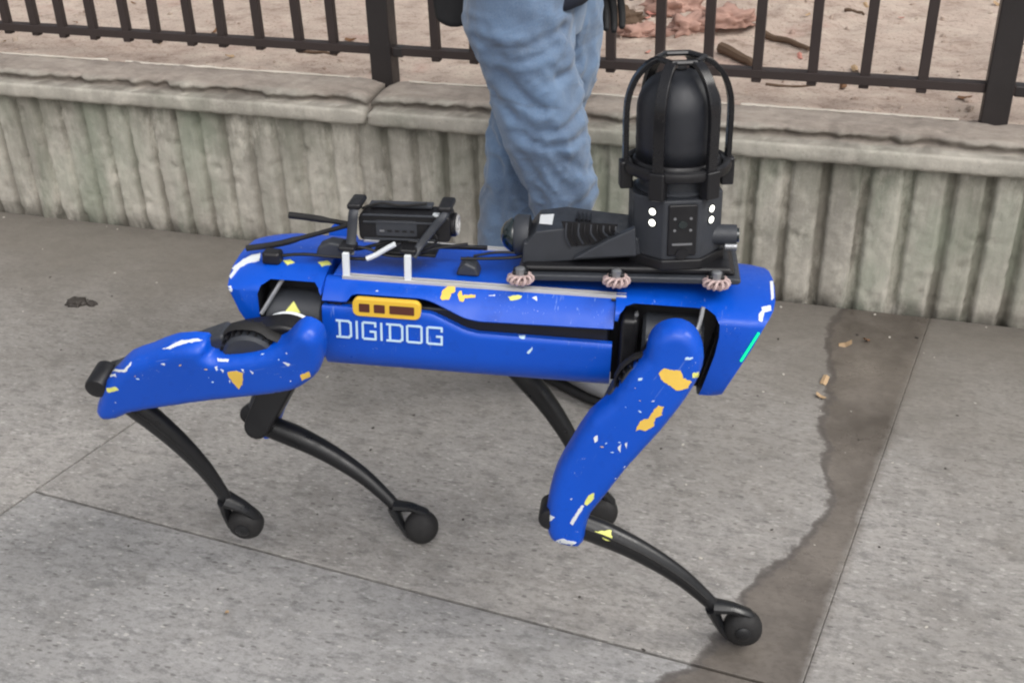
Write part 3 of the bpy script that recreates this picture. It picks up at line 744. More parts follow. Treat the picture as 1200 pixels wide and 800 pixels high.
for k, (sx, sy, a, h, kn) in LEGS.items():
    Ml = frames[k][0]; inn = -sy
    # leg = the black inner thigh structure: hip drum, tapering beam, knee boss
    mb = MB(); P = []
    for i in range(13): t = R(180 * i / 12); P.append((.043 * math.cos(t), .043 * math.sin(t)))
    for i in range(9): t = R(180 + 180 * i / 8); P.append((.024 * math.cos(t), -.3205 + .024 * math.sin(t)))
    P.insert(13, (-.047, -.05)); P.insert(14, (-.045, -.12)); P.insert(15, (-.030, -.20))
    mb.prism(P, *sorted((sy * -.002, inn * .040)))
    leg = mb.build('leg', M_black, dog, bevel=.006, M=Ml); legobjs[k] = leg
    shell_cover(nrP if sx < 0 else nfP, sy, leg)
    # knee drive drum and its cooling ribs behind the thigh
    dm = MB().lathe([(.012, -.022), (.038, -.022), (.043, -.018), (.043, .018), (.038, .022), (.012, .022)], 36, TR(-.012, sy * .002, -.046) @ Matrix.Rotation(R(90), 4, 'X')).build('knee_motor', M_shell, leg)
    for i in range(11):
        t = R(95 + 16 * i); rr = .0445
        MB().box((-.012 + rr * math.cos(t), sy * .002, -.046 + rr * math.sin(t)), (.008, .032, .0026), Matrix.Rotation(-t, 3, 'Y')).build('cooling_rib', M_black, leg, smooth=False)
    MB().tube([(-.012 + .051 * math.cos(R(30 + 15 * i)), sy * (-.004 + .010 * math.sin(R(i * 14))) , -.046 + (.049 + .004 * (i % 3)) * math.sin(R(30 + 15 * i))) for i in range(14)], .0030, 8, flat=3.6).build('strap', M_rubber, leg)
    MB().prism([(-.058, -.075), (-.030, -.075), (-.014, -.30), (-.032, -.30)], *sorted((inn * .030, sy * .012))).build('motor_beam', M_shell, leg, bevel=.007)
    MB().lathe([(.010, -.005), (.017, -.003), (.0185, .0), (.0185, .046), (.015, .050)], 26, TR(-.026, sy * .012 - .022, -.316) @ Matrix.Rotation(R(-90), 4, 'X')).build('knee_cap', M_black, leg)
    # shin: bowed bar, forked ankle, round rubber foot
    SM = TR(0, 0, -.3205) @ Matrix.Rotation(-kn, 4, 'Y')
    path = spline([(-.004, 0, .014), (.002, 0, -.02), (.014, 0, -.075), (.022, 0, -.14), (.022, 0, -.21), (.013, 0, -.270), (.005, 0, -.300)], 5)
    nn = len(path); rad = [interp(i / (nn - 1), [0, .12, .3, .55, .8, .93, 1], [.017, .0215, .0220, .0178, .0128, .0115, .011]) for i in range(nn)]
    shin = MB().tube(path, rad, 16, flat=.86).build('shin', M_carbon, leg, M=SM, ang=None)
    gv = MB(); gv.tube([(p.x + .3 * rad[i], sy * (rad[i] * .80), p.z) for i, p in list(enumerate(path))[5:-5]], .0028, 6, flat=.8); gv.build('shin_ridge', M_rubber, leg, M=SM)
    an = MB(); 
    an.tube([(.008, 0, -.290), (.024, 0, -.318), (.031, 0, -.345), (.027, 0, -.362)], [.0115, .0085, .0075, .005], 10, flat=1.6)
    an.tube([(.004, 0, -.290), (-.014, 0, -.318), (-.024, 0, -.345), (-.022, 0, -.362)], [.0115, .0080, .0075, .005], 10, flat=1.6)
    an.build('ankle_fork', M_carbon, leg, M=SM)
    ft = MB().lathe([(0, -.022), (.014, -.0215), (.024, -.018), (.0305, -.010), (.032, 0), (.0305, .010), (.024, .018), (.014, .0215), (0, .022)], 30, TR(.003, 0, -.354) @ Matrix.Rotation(R(90), 4, 'X'))
    ft.build('foot', M_rubber, leg, M=SM, ang=None)
    MB().lathe([(0, 0), (.013, 0), (.013, .003), (.008, .006), (0, .006)], 18, TR(.004, sy * .0200, -.352) @ Matrix.Rotation(R(90 if sy < 0 else -90), 4, 'X')).build('foot_bolt', M_carbon, leg, M=SM)
    # hip motor in the bay
    c = Vector((sx * .298, sy * .055, 0)); RX = TR(*c) @ Matrix.Rotation(a, 4, 'X') @ TR(*(-c))
    hm = MB().lathe([(.02, -.047), (.034, -.047), (.040, -.042), (.040, .042), (.034, .047), (.02, .047)], 36, TR(sx * .298, sy * .070, -.002) @ Matrix.Rotation(R(90), 4, 'Y')).build('hip_motor', M_shell, dog, M=RX)
    MB().box((sx * .298, sy * .104, -.016), (.080, .044, .046)).build('hip_joint', M_black, dog, bevel=.014, M=RX)
    if sy < 0:
        MB().prism([(-.0125, -.004), (.0125, -.004), (.0, .014)], -.0006, .0006).build('warning_triangle', M_pale, hm, M=TR(sx * .298, -.070 - .0288, .0262) @ Matrix.Rotation(R(-43), 4, 'X'), smooth=False)
        MB().tube([(sx * .298 + .046 * math.cos(R(t)), -.118, -.010 + .045 * math.sin(R(t))) for t in range(35, 150, 8)], .0018, 6, flat=2).build('pale_strap', M_white, hm)
    xo = 1 if sx > 0 else -1
    if sy < 0:
        PP = [L(332, 326, -.085), L(320, 345, -.10), L(306, 368, -.118)] if sx < 0 else [L(824, 360, -.09), L(820, 378, -.105), L(812, 402, -.125), L(818, 418, -.135)]
    else: PP = [(sx * .298 + xo * .030, .085, .055), (sx * .298 + xo * .036, .11, .02), (sx * .298 + xo * .04, .12, -.02)]
    MB().tube(spline(PP, 5), .0036, 8).build('leg_cable', M_grey if sy < 0 else M_black, dog)
    for i in range(5):
        MB().cyl((sx * .298 - xo * .058, sy * .082, .045 - i * .017), (sx * .298 - xo * .058, sy * .090, .045 - i * .017), .0032, 8).build('bay_screw', M_grey, dog)
    MB().box((sx * .298 - xo * .068, sy * .080, -.012), (.028, .05, .11)).build('hip_bracket', M_black, dog, bevel=.008)

# ------------------------------------------------------------------ payload on the front: base plate, housing, mast, dome, cage
pay = MB().prism([(.045, .083), (.385, .083), (.390, .088), (.385, .0935), (.05, .0935)], -.078, .078).build('sensor_payload', M_shell, dog, bevel=.003, M=TR(.05, 0, .089) @ Matrix.Rotation(R(-3), 4, 'Y') @ TR(-.05, 0, -.089) @ TR(.004, 0, .0))
MB().prism([(.05, .0936), (.382, .0936), (.372, .106), (.06, .104)], -.068, .068).build('base_tray', M_black, pay, bevel=.005)
for px in (607, 720, 838):
    for y in (-.083, .083):
        c = L(px, 320, -.083); c.y = y; c.z = .089
        ib = MB().lathe([(.007, -.007), (.012, -.0065), (.012, -.0045), (.007, -.004)], 14, Matrix.Translation(c)).lathe([(.007, .004), (.012, .0045), (.012, .0065), (.007, .007)], 14, Matrix.Translation(c))
        for q_ in range(11):
            an = 2 * math.pi * q_ / 11; dv = Vector((math.cos(an), math.sin(an), 0))
            ib.tube([c + dv * (.0125 + .0075 * math.cos(R(t))) + Vector((0, 0, .0055 * math.sin(R(t)))) + Vector((-dv.y, dv.x, 0)) * (.0022 * math.sin(R(t))) for t in range(-150, 151, 30)], .0023, 6, up=(-dv.y, dv.x, 0))
        iso = ib.build('isolator_mount', M_pink, pay)
        MB().lathe([(.008, .006), (.008, .017), (.005, .019), (0, .019)], 8, Matrix.Translation(c)).build('bolt_head', M_grey if y < 0 else M_black, iso)
        MB().box((c.x, c.y + .006 * (1 if y < 0 else -1), .098), (.024, .022, .008)).build('foot_clamp', M_black, iso, bevel=.003)
HP = L2([(609, 309), (612, 285)], -.05) + L2([(622, 262), (633, 250), (664, 248), (700, 255), (748, 263)], .035) + L2([(748, 308)], -.05)
def HTOP(x):
    T_ = sorted(HP[2:7]); return interp(x, [p[0] for p in T_], [p[1] for p in T_])
hous = MB().prism(HP, -.05, .05).build('camera_housing', M_shell, pay, bevel=.006)
# sloping apron in front of the mast
ap = MB(); A_ = L2([(668, 309), (712, 288), (744, 276), (744, 309)], -.07); ap.prism(A_, -.064, -.048); ap.build('apron', M_shell, hous, bevel=.003)
for i in range(9):
    f0 = L(664 + i * 7.2, 264 + i * .9, -.053); f1 = L(667 + i * 7.6, 293 - i * 1.6, -.053)
    MB().tube(spline([f0, (f0 + f1) / 2 + Vector((-.004, -.003, 0)), f1], 3), .0018, 6).build('cooling_fin', M_black if i % 2 else M_shell, hous)
vp = L2([(658, 262), (724, 269), (722, 276), (704, 291), (666, 292)], -.052); MB().prism(vp, -.0515, -.0495).build('vent_panel', M_black, hous, smooth=False)
# stickers on the housing
st = L2([(634, 253), (650, 253), (647, 265), (632, 263)], -.05)
MB().prism(st, -.0508, -.0498).build('sticker', M_white, hous, smooth=False)
for i in range(4):
    q = L(676 + i * 5, 251, -.03); MB().box((q.x, -.004, HTOP(q.x) + .003), (.004, .03, .010)).build('small_fin', M_black, hous, smooth=False)
lc = L(617, 273, 0)
ln = MB().lathe([(.032, 0), (.033, .004), (.033, .020), (.030, .024)], 32, Matrix.Translation((lc.x + .004, 0, lc.z - .004)) @ Matrix.Rotation(R(-90), 4, 'Y')).build('lens_barrel', M_shell, pay)
MB().lathe([(.029, .020), (.027, .030), (.020, .040), (.010, .046), (0, .047)], 28, Matrix.Translation((lc.x + .004, 0, lc.z - .004)) @ Matrix.Rotation(R(-90), 4, 'Y')).build('lens_glass', M_glass, ln, ang=None)
MB().cyl((.085, .0, HTOP(.085) - .003), (.085, .0, HTOP(.085) + .008), .005).build('knob', M_black, hous)
# mast
mx = .287; MMt = TR(mx, 0, .10) @ Matrix.Rotation(R(9), 4, 'Z') @ Matrix.Diagonal((1, 1, .925, 1)) @ TR(0, 0, -.10)
def octprof(r, z0, z1, mb):
    V = []; 
    for z in (z0, z1):
        for i in range(8): a_ = R(22.5 + 45 * i); V.append((r * math.cos(a_), r * math.sin(a_), z))
    mb.add(V, [tuple(reversed(range(8))), tuple(range(8, 16))] + [(i, (i + 1) % 8, (i + 1) % 8 + 8, i + 8) for i in range(8)])
mast = octprof(.0735, .104, .222, m_ := MB()) or m_.build('mast', M_shell, pay, bevel=.003, M=MMt)
skirt = MB(); octprof(.080, .104, .122, skirt); skirt.build('mast_skirt', M_black, pay, bevel=.003, M=MMt)
MB().box((0, -.0685, .172), (.044, .006, .088)).build('front_panel', M_black, mast, bevel=.003)
MB().box((0, -.0722, .149), (.030, .002, .003)).build('panel_line', M_grey, mast, smooth=False)
MB().cyl((0, -.070, .183), (0, -.0738, .183), .0065, 20).build('camera_eye', M_glass, mast)
MB().cyl((0, -.066, .132), (0, -.074, .132), .0095, 20).build('round_port', M_black, mast)
for x, z in ((-.012, .193), (.012, .193), (-.012, .173), (.012, .173)):
    MB().cyl((x, -.070, z), (x, -.0728, z), .0022, 10).build('panel_screw', M_grey, mast)
for an_ in (-135, -45):
    for z in (.200, .181):
        a_ = R(an_); d = Vector((math.cos(a_), math.sin(a_), 0)); t = Vector((-d.y, d.x, 0)) * (.008 if an_ == -135 else -.003)
        q = d * .0665 + t + Vector((0, 0, z))
        MB().cyl(q, q + d * .0035, .0056, 20).build('lamp', M_lamp, mast)
        MB().cyl(q, q + d * .0025, .0075, 20).build('lamp_bezel', M_black, mast)
MB().lathe([(.060, .222), (.062, .226), (.056, .232), (.056, .255), (.060, .257)], 40).build('neck', M_shell, pay, M=MMt)
MB().lathe([(.058, .256), (.066, .258), (.067, .262), (.067, .270), (.064, .274), (.060, .275)], 40).build('dome_collar', M_black, pay, M=MMt)
dp = [(.0615, .272), (.0625, .30), (.0625, .352)] + [(.0625 * math.cos(R(t)) ** .85, .352 + .063 * math.sin(R(t))) for t in range(8, 90, 7)] + [(.0, .4152)]
MB().lathe(dp, 48).build('dome', M_dome, pay, M=MMt, ang=None)
MB().lathe([(.0, .4150), (.010, .4155), (.010, .418), (0, .419)], 16).build('dome_cap', M_black, pay, M=MMt)
# hexagonal roll cage
for i in range(6):
    a_ = R(-60 - 60 * i); P = []
    for r, z in ((.078, .225), (.078, .262), (.078, .30), (.078, .345), (.075, .375), (.065, .403), (.048, .424), (.034, .432)): P.append((r * math.cos(a_), r * math.sin(a_), z))
    P = spline(P, 4); bar = MB(); 
    # flat strap, wide around the dome, thin outward
    tn = Vector((-math.sin(a_), math.cos(a_), 0)); V = []; F = []
    for j, p in enumerate(P):
        tg = (P[min(j + 1, len(P) - 1)] - P[max(j - 1, 0)]).normalized(); nr = tn.cross(tg).normalized()
        for u_, v_ in ((-.0082, -.004), (.0082, -.004), (.0082, .004), (-.0082, .004)): V.append(p + tn * u_ + nr * v_)
    for j in range(len(P) - 1):
        for q in range(4): F.append((j * 4 + q, j * 4 + (q + 1) % 4, j * 4 + 4 + (q + 1) % 4, j * 4 + 4 + q))
    F += [(0, 1, 2, 3), tuple(len(V) - 1 - q for q in range(4))]
    mesh('cage_bar', V, F, M_cage, pay, bevel=.0012, seg=2, M=MMt, ang=40)
    MB().box((.077 * math.cos(a_), .077 * math.sin(a_), .247), (.020, .024, .046), Matrix.Rotation(a_, 3, 'Z')).build('cage_bracket', M_black, pay, M=MMt, bevel=.003)
rg = MB(); hexr = [(.036 * math.cos(R(-60 * i)), .036 * math.sin(R(-60 * i)), .4325) for i in range(7)]
for i in range(6): rg.tube([hexr[i], hexr[i + 1]], .0048, 8)
rg.build('cage_top_ring', M_cage, pay, M=MMt)
rg = MB(); P = [(.0755 * math.cos(R(10 * i)), .0755 * math.sin(R(10 * i)), .262) for i in range(37)]; rg.tube(P, .0075, 8, up=(0, 0, 1), flat=1.3, caps=False); rg.build('cage_lower_ring', M_black, pay, M=MMt)
# small camera at the front of the plate
q = L(853, 287, -.02); MB().cyl(q + Vector((-.03, 0, 0)), q + Vector((.010, 0, 0)), .016, 24).build('front_camera', M_shell, pay)
MB().cyl(q + Vector((.010, 0, 0)), q + Vector((.014, 0, 0)), .011, 24).build('front_lens', M_glass, pay)
q = L(856, 301, -.03); MB().cyl(q + Vector((-.012, 0, 0)), q + Vector((.006, 0, 0)), .006, 14).build('silver_plug', M_grey, pay)

# ------------------------------------------------------------------ radio on the rear deck
c0, c1 = L(424, 262, -.02), L(530, 262, -.02); rc = (c0 + c1) / 2; rl = (c1 - c0).length
RMt = TR(rc.x, -.018, rc.z) @ Matrix.Rotation(R(-2), 4, 'Y')
radio = MB().prism(rrect(0, 0, rl / 2, .0215, .007, 3), -.024, .024).build('radio_unit', M_black, dog, bevel=.003, M=RMt)
MB().prism(rrect(-.012, .0, rl / 2 - .040, .013, .003, 3), -.0258, -.0235).build('radio_panel', M_shell, radio, bevel=.0008, seg=1)
for i in range(5): MB().box((-.035 + i * .012, -.0262, -.004), (.007, .001, .003)).build('panel_mark', M_grey if i in (0,) else M_black, radio, smooth=False)
for z in (.0215, -.018, .010): MB().box((-.008, -.025, z), (rl * .78, .004, .0035)).build('ridge', M_shell, radio, bevel=.001, seg=1)
MB().lathe([(.017, -.004), (.019, 0), (.019, .006), (.014, .009), (.012, .007), (0, .007)], 28, TR(rl / 2, -.002, .001) @ Matrix.Rotation(R(90), 4, 'Y')).build('round_end', M_black, radio)
MB().lathe([(.0155, .0065), (.0165, .0100), (.0135, .0105), (.0125, .0080)], 28, TR(rl / 2, -.002, .001) @ Matrix.Rotation(R(90), 4, 'Y')).build('silver_rim', M_rail, radio)
MB().cyl((rl / 2 + .006, -.002, -.003), (rl / 2 + .011, -.002, -.003), .005, 14).build('silver_stud', M_rail, radio)
MB().box((-.010, .012, .026), (rl * .7, .02, .006)).build('top_strip', M_shell, radio, bevel=.002)
MB().box((rl / 2 - .022, -.018, .0225), (.010, .010, .003)).build('sticker', M_white, radio, smooth=False)
for px, lean in ((414, .004), (500, .030)):
    xx = L(px, 262, -.04).x - rc.x
    P = [(xx + lean, .030, .030), (xx + lean, .0, .034), (xx + lean, -.030, .027), (xx + lean * .4, -.034, .005), (xx - lean * .3, -.040, -.022), (xx - lean * .6, -.052, -.036)]
    MB().tube(spline(P, 4), .0036, 8, flat=2.2 if px < 450 else 1.8, up=(1, 0, 0)).build('clamp', M_shell, radio)
    MB().box((xx + lean, -.005, .0345), (.022, .050, .010)).build('clamp_pad', M_black, radio, bevel=.004)
for px, p2 in ((406, 296), (478, 299)):
    q = L(px, 320, -.076); q2 = L(px, p2, -.076)
    MB().box((q.x, -.076, (.069 + q2.z) / 2), (.0105, .008, q2.z - .069)).build('white_post', M_white, dog, bevel=.001, seg=1)
    MB().box((q.x, -.060, q2.z + .004), (.026, .030, .008)).build('post_foot', M_black, dog, bevel=.003)
    MB().box((q.x, .076, .084), (.0105, .008, .030)).build('white_post', M_white, dog, bevel=.001, seg=1)
MB().box((rc.x, -.018, .0985), (.10, .050, .006)).build('radio_shelf', M_black, dog, bevel=.002)
MB().box((rc.x + .05, .01, .094), (.15, .008, .006), Matrix.Rotation(R(6), 3, 'Z')).build('flat_strip', M_black, dog, bevel=.001)
def antenna(P, y0, y1, r):
    n = len(P); Q = [L(a, b, y0 + (y1 - y0) * i / (n - 1)) for i, (a, b) in enumerate(P)]
    Q = spline(Q, 5); m = len(Q)
    MB().tube(Q, [r * (1 if i < m * .55 else .75) for i in range(m)], 12, up=(0, 0, 1)).build('antenna', M_rubber, dog)
antenna([(339, 252), (370, 256), (412, 263)], .01, .0, .0056)
antenna([(289, 291), (325, 286), (360, 277), (408, 264)], -.03, -.02, .0052)
def cable(P, y, r, mat, name='cable'):
    Q = spline([L(a, b, (y if not isinstance(y, (list, tuple)) else y[i])) for i, (a, b) in enumerate(P)], 5)
    return MB().tube(Q, r, 8, up=(0, 0, 1)).build(name, mat, dog)
cable([(325, 300), (355, 298), (395, 301), (432, 303), (458, 290), (470, 285)], -.05, .0030, M_black)
cable([(430, 303), (440, 299), (452, 292), (463, 286)], -.053, .0042, M_white, 'white_sleeve')
cable([(540, 303), (570, 303), (600, 302), (612, 300)], -.03, .0028, M_black)
cable([(555, 300), (580, 296), (606, 296)], -.02, .0022, M_black)
cable([(372, 296), (398, 288), (430, 291), (452, 299), (480, 300), (505, 292), (548, 286)], -.045, .0026, M_black)
cable([(402, 282), (415, 292), (440, 287), (462, 283), (488, 286)], -.035, .0030, M_rubber)
cable([(505, 268), (512, 282), (498, 291), (476, 289)], -.048, .0022, M_black)
cable([(424, 244), (446, 238), (470, 241), (500, 239)], -.02, .0022, M_rubber)
q = L(549, 303, -.03); MB().prism([(q.x - .018, .0690), (q.x + .020, .0690), (q.x + .014, .084), (q.x - .004, .092), (q.x - .014, .082)], -.045, -.012).build('cable_plug', M_shell, dog, bevel=.004)
q = L(320, 300, -.05); MB().box((q.x, -.052, q.z), (.030, .026, .022)).build('cable_box', M_black, dog, bevel=.006)
q = L(392, 290, -.04); MB().prism([(q.x - .028, q.z - .012), (q.x + .02, q.z - .012), (q.x + .022, q.z + .010), (q.x - .006, q.z + .013), (q.x - .024, q.z + .004)], -.052, -.024).build('cable_clip', M_shell, dog, bevel=.004)

# ------------------------------------------------------------------ surface marks laid on the evaluated shells
bpy.context.view_layer.update()
dg = bpy.context.evaluated_depsgraph_get(); _bvh = {}
def bvh_of(o):
    if o.name not in _bvh:
        e = o.evaluated_get(dg); me = e.to_mesh(); Mw = o.matrix_world
        V = [Mw @ v.co for v in me.vertices]; F = [tuple(p.vertices) for p in me.polygons]
        _bvh[o.name] = BVHTree.FromPolygons(V, F); e.to_mesh_clear()
    return _bvh[o.name]
def mark(o, P, mat, parent, name, rag=.9, lift=.0007, seed=0, Mp=None):
    """thin flake lying on surface o; outline given in photo pixels"""
    T = bvh_of(o); pts = []
    n = len(P)
    for i in range(n):
        a, b = Vector(P[i]), Vector(P[(i + 1) % n]); m = max(1, int((b - a).length / 2.2))
        for k in range(m):
            q = a.lerp(b, k / m); pts.append(q + Vector((fbm(q.x * .9, q.y * .9, seed), fbm(q.x * .9, q.y * .9, seed + 9))) * rag * 1.3)
    bm = bmesh.new(); vs = [bm.verts.new((p.x, p.y, 0)) for p in pts]; bm.faces.new(vs)
    bmesh.ops.triangulate(bm, faces=bm.faces); bmesh.ops.subdivide_edges(bm, edges=bm.edges, cuts=1, use_grid_fill=True)
    inv = (parent.matrix_world).inverted(); dead = []
    for v in bm.verts:
        d = ray(v.co.x, v.co.y).normalized(); loc, nor, idx, dist = T.ray_cast(CC, d)
        if loc is None: dead.append(v)
        else:
            if nor.dot(d) > 0: nor = -nor
            v.co = inv @ (loc + nor * lift)
    bmesh.ops.delete(bm, geom=dead, context='VERTS')
    if not bm.faces: bm.free(); return
    bm.normal_update(); cl = inv @ CC
    for f in bm.faces:
        if f.normal.dot(cl - f.calc_center_median()) < 0: f.normal_flip()
    me = bpy.data.meshes.new(name); bm.to_mesh(me); bm.free(); me.materials.append(mat)
    ob = bpy.data.objects.new(name, me); link(ob, parent)
    so_ = ob.modifiers.new('thick', 'SOLIDIFY'); so_.thickness = lift * .9; so_.offset = -1; return ob
def child(o, nm): return next(c for c in o.children if c.name.split('.')[0] == nm)
nfC, nrC = child(legobjs['nf'], 'thigh_cover'), child(legobjs['nr'], 'thigh_cover')
nfS = child(legobjs['nf'], 'shin')
for P, m in (([(772, 437), (778, 432), (790, 434), (798, 434), (801, 443), (810, 447), (806, 454), (794, 458), (784, 450), (776, 446)], M_yellow),
             ([(745, 505), (750, 493), (760, 490), (766, 480), (772, 475), (777, 477), (775, 486), (768, 490), (766, 499), (756, 505), (750, 503)], M_yellow),
             ([(811, 437), (819, 436), (818, 441), (812, 443)], M_pale),
             ([(684, 590), (690, 580), (696, 577), (696, 584), (688, 592)], M_pale), ([(668, 612), (682, 591), (685, 593), (671, 615)], M_white),
             ([(650, 634), (658, 631), (676, 635), (668, 640), (655, 640)], M_white), ([(637, 604), (642, 601), (650, 606), (644, 610)], M_white),
             ([(696, 512), (700, 510), (700, 517), (697, 518)], M_white), ([(724, 524), (728, 520), (727, 530)], M_white), ([(732, 519), (735, 518), (734, 526)], M_white),
             ([(803, 419), (812, 418), (812, 420), (803, 421)], M_print), ([(748, 443), (753, 443), (753, 445), (748, 446)], M_print)):
    mark(nfC, P, m, legobjs['nf'], 'paint_chip', seed=P[0][0])
mark(nfS, [(696, 622), (716, 621), (717, 633), (710, 633)], M_pale, legobjs['nf'], 'paint_chip')
for P, m in (([(267, 436), (276, 434), (285, 437), (284, 450), (280, 456), (275, 450), (268, 441)], M_yellow), ([(352, 439), (362, 435), (365, 440), (354, 446)], M_yellow),
             ([(125, 455), (136, 453), (139, 457), (127, 460)], M_pale), ([(115, 439), (136, 438), (137, 441), (117, 442)], M_white),
             ([(190, 409), (200, 405), (212, 399), (232, 397), (238, 399), (214, 403), (200, 409)], M_white), ([(126, 432), (146, 433), (154, 424), (153, 428), (147, 436), (128, 435)], M_white),
             ([(189, 426), (193, 425), (193, 428)], M_white), ([(254, 420), (268, 421), (267, 424), (255, 423)], M_white), ([(252, 430), (255, 429), (254, 434)], M_white), ([(258, 432), (262, 434), (262, 437)], M_white),
             ([(283, 432), (286, 432), (286, 437)], M_white), ([(332, 424), (340, 427), (338, 429)], M_white), ([(293, 434), (297, 436), (296, 438)], M_white), ([(268, 446), (270, 445), (270, 449)], M_white)):
    mark(nrC, P, m, legobjs['nr'], 'paint_chip', seed=P[0][0])
rf = random.Random(11)
for cov, lg, quad, cnt in ((nfC, legobjs['nf'], ((775, 400), (815, 440), (700, 590), (650, 600)), 13), (nrC, legobjs['nr'], ((355, 400), (350, 445), (130, 475), (150, 430)), 13)):
    for k in range(cnt):
        u_, v_ = rf.random(), rf.random() ** .8
        a_, b_, c_, d_ = [Vector(q) for q in quad]
        p_ = (a_.lerp(b_, u_)).lerp(d_.lerp(c_, u_), v_); l_ = rf.uniform(.5, 2.4); w_ = rf.uniform(.3, .8); an_ = rf.uniform(-.8, .8)
        ux, uy = Vector((math.cos(an_), math.sin(an_))) * l_, Vector((-math.sin(an_), math.cos(an_))) * w_
        mark(cov, [tuple(p_ + ux), tuple(p_ + uy), tuple(p_ - ux), tuple(p_ - uy)], rf.choice([M_white, M_print, M_print, M_yellow]), lg, 'paint_fleck', rag=.25, seed=k)
ups = [c for c in dog.children if c.name.startswith('upper_side_panel')][0]
los = [c for c in dog.children if c.name.startswith('lower_side_panel')][0]
for P, m in (([(516, 350), (519, 340), (526, 335), (533, 336), (534, 342), (529, 344), (527, 351), (518, 352)], M_yellow), ([(536, 345), (538, 341), (541, 341), (542, 346), (557, 345), (557, 349), (545, 349), (543, 354), (539, 353)], M_yellow),
             ([(596, 348), (606, 345), (612, 347), (610, 350), (598, 352)], M_pale), ([(624, 349), (629, 347), (629, 353)], M_white), ([(572, 347), (580, 345), (580, 347)], M_white), ([(440, 341), (443, 340), (443, 342)], M_white)):
    mark(ups, P, m, dog, 'paint_chip', seed=P[0][0])
for P, m in (([(608, 393), (616, 393), (615, 397), (609, 396)], M_print), ([(617, 413), (624, 406), (624, 409), (619, 415)], M_print)):
    mark(los, P, m, dog, 'paint_chip', seed=P[0][0])
for P, m in (([(892, 360), (903, 358), (904, 364), (896, 366), (893, 377), (889, 376), (889, 368), (893, 364)], M_white), ([(902, 330), (906, 329), (907, 350), (904, 352)], M_white), ([(846, 464), (850, 463), (851, 469), (847, 469)], M_white)):
    mark(head, P, m, dog, 'paint_chip', rag=.5, seed=P[0][0])
# white cable taped down the rear cover
for P in ([(306, 297), (304, 306), (290, 309), (281, 314), (270, 328), (268, 338), (263, 338), (264, 327), (272, 315), (284, 306), (294, 300)],
          [(257, 336), (271, 335), (273, 349), (262, 350), (258, 343)], [(262, 349), (268, 350), (273, 362), (269, 364)], [(266, 363), (276, 361), (282, 369), (275, 378), (269, 374)],
          [(332, 306), (340, 305), (345, 308), (337, 311)], [(373, 308), (384, 306), (388, 310), (377, 312)]):
    mark(rear, P, M_white if P[0][0] < 330 else M_pale, dog, 'white_tape' if P[0][0] < 330 else 'paint_chip', rag=.5, lift=.0016)

# ------------------------------------------------------------------ the walker
YN, YF = 2.20, 2.40
person = empty('person', Matrix.Translation((.09, 2.30, 0)))
tag(person, 'person in faded blue jeans and dark navy jacket walking behind the robot', 'person')
def W(px, py, Y): return hit(px, py, y=Y)
def leg_loft(rows, Y, dy, mb, steps=110, seg=56, seed=0):
    """rows (py, xl, xr) on the plane Y; closed tube with cloth folds"""
    pr = [(W((a + b) / 2, py, Y), (W(b, py, Y).x - W(a, py, Y).x) / 2) for py, a, b in rows]
    zs = [p.z for p, r in pr]; order = np.argsort(zs)
    z_ = [zs[i] for i in order]; x_ = [pr[i][0].x for i in order]; r_ = [pr[i][1] for i in order]
    V = []; F = []
    y0 = dy
    for i in range(steps + 1):
        z = z_[0] + (z_[-1] - z_[0]) * i / steps
        cx_, rr = interp(z, z_, x_), interp(z, z_, r_); cy_ = Y + y0(z)
        for k in range(seg):
            a = 2 * math.pi * k / seg; ca, sa = math.cos(a), math.sin(a)
            ry = rr * 1.02
            fo = .5 * math.sin(z * 62 + 2.2 * math.cos(a + seed) + 3 * fbm(z * 4, ca, seed)) * max(0, fbm(z * 5 + ca, sa * 1.4, seed + 3) + .15)
            rid = 1 - abs(fbm(z * 11 + ca * 1.6 + sa * .8, ca * .9 - z * 2, sa * .9 + seed, 2)) * 3.2; rid = max(0, rid) ** 2
            rid2 = 1 - abs(fbm(z * 24 - ca * 2.2, ca * 1.5, sa * 1.5 + seed * 2, 2)) * 3.5; rid2 = max(0, rid2) ** 2
            fo = fo * .010 + fbm(z * 3.2 + ca * .8, sa, seed) * .009 + rid * .008 * min(1, max(0, .95 - abs(z - .45) * .9)) + rid2 * .0018
            kn = .012 * math.exp(-((z - .50) / .05) ** 2) * max(0, ca) + .010 * math.exp(-((z - .44) / .02) ** 2) * (-1) * (.5 + .5 * math.sin(a * 2))
            fo += crease(cx_ + rr * ca, z) * max(0, min(1, .3 - sa * 1.4))
            q = rr + fo * (rr / .09) + kn
            V.append((cx_ + q * ca, cy_ + (ry + fo) * sa, z))
    for i in range(steps):
        for k in range(seg): F.append((i * seg + k, i * seg + (k + 1) % seg, (i + 1) * seg + (k + 1) % seg, (i + 1) * seg + k))
    F += [tuple(reversed(range(seg))), tuple(range(steps * seg, steps * seg + seg))]
    mb.add(V, F)
nearrows = [(-70, 545, 668), (-20, 541, 672), (0, 541, 671), (32, 540, 670), (64, 556, 672), (85, 566, 676), (110, 576, 681), (135, 580, 686), (160, 590, 690), (185, 602, 692), (215, 618, 694), (250, 626, 693), (290, 630, 690), (340, 632, 692), (400, 634, 696), (444, 634, 700)]
farrows = [(-70, 585, 706), (-20, 590, 707), (0, 592, 707), (40, 592, 706), (75, 590, 700), (105, 582, 691), (130, 578, 680), (165, 571, 664), (210, 566, 648), (250, 563, 640), (285, 560, 634), (330, 556, 626), (395, 552, 622)]
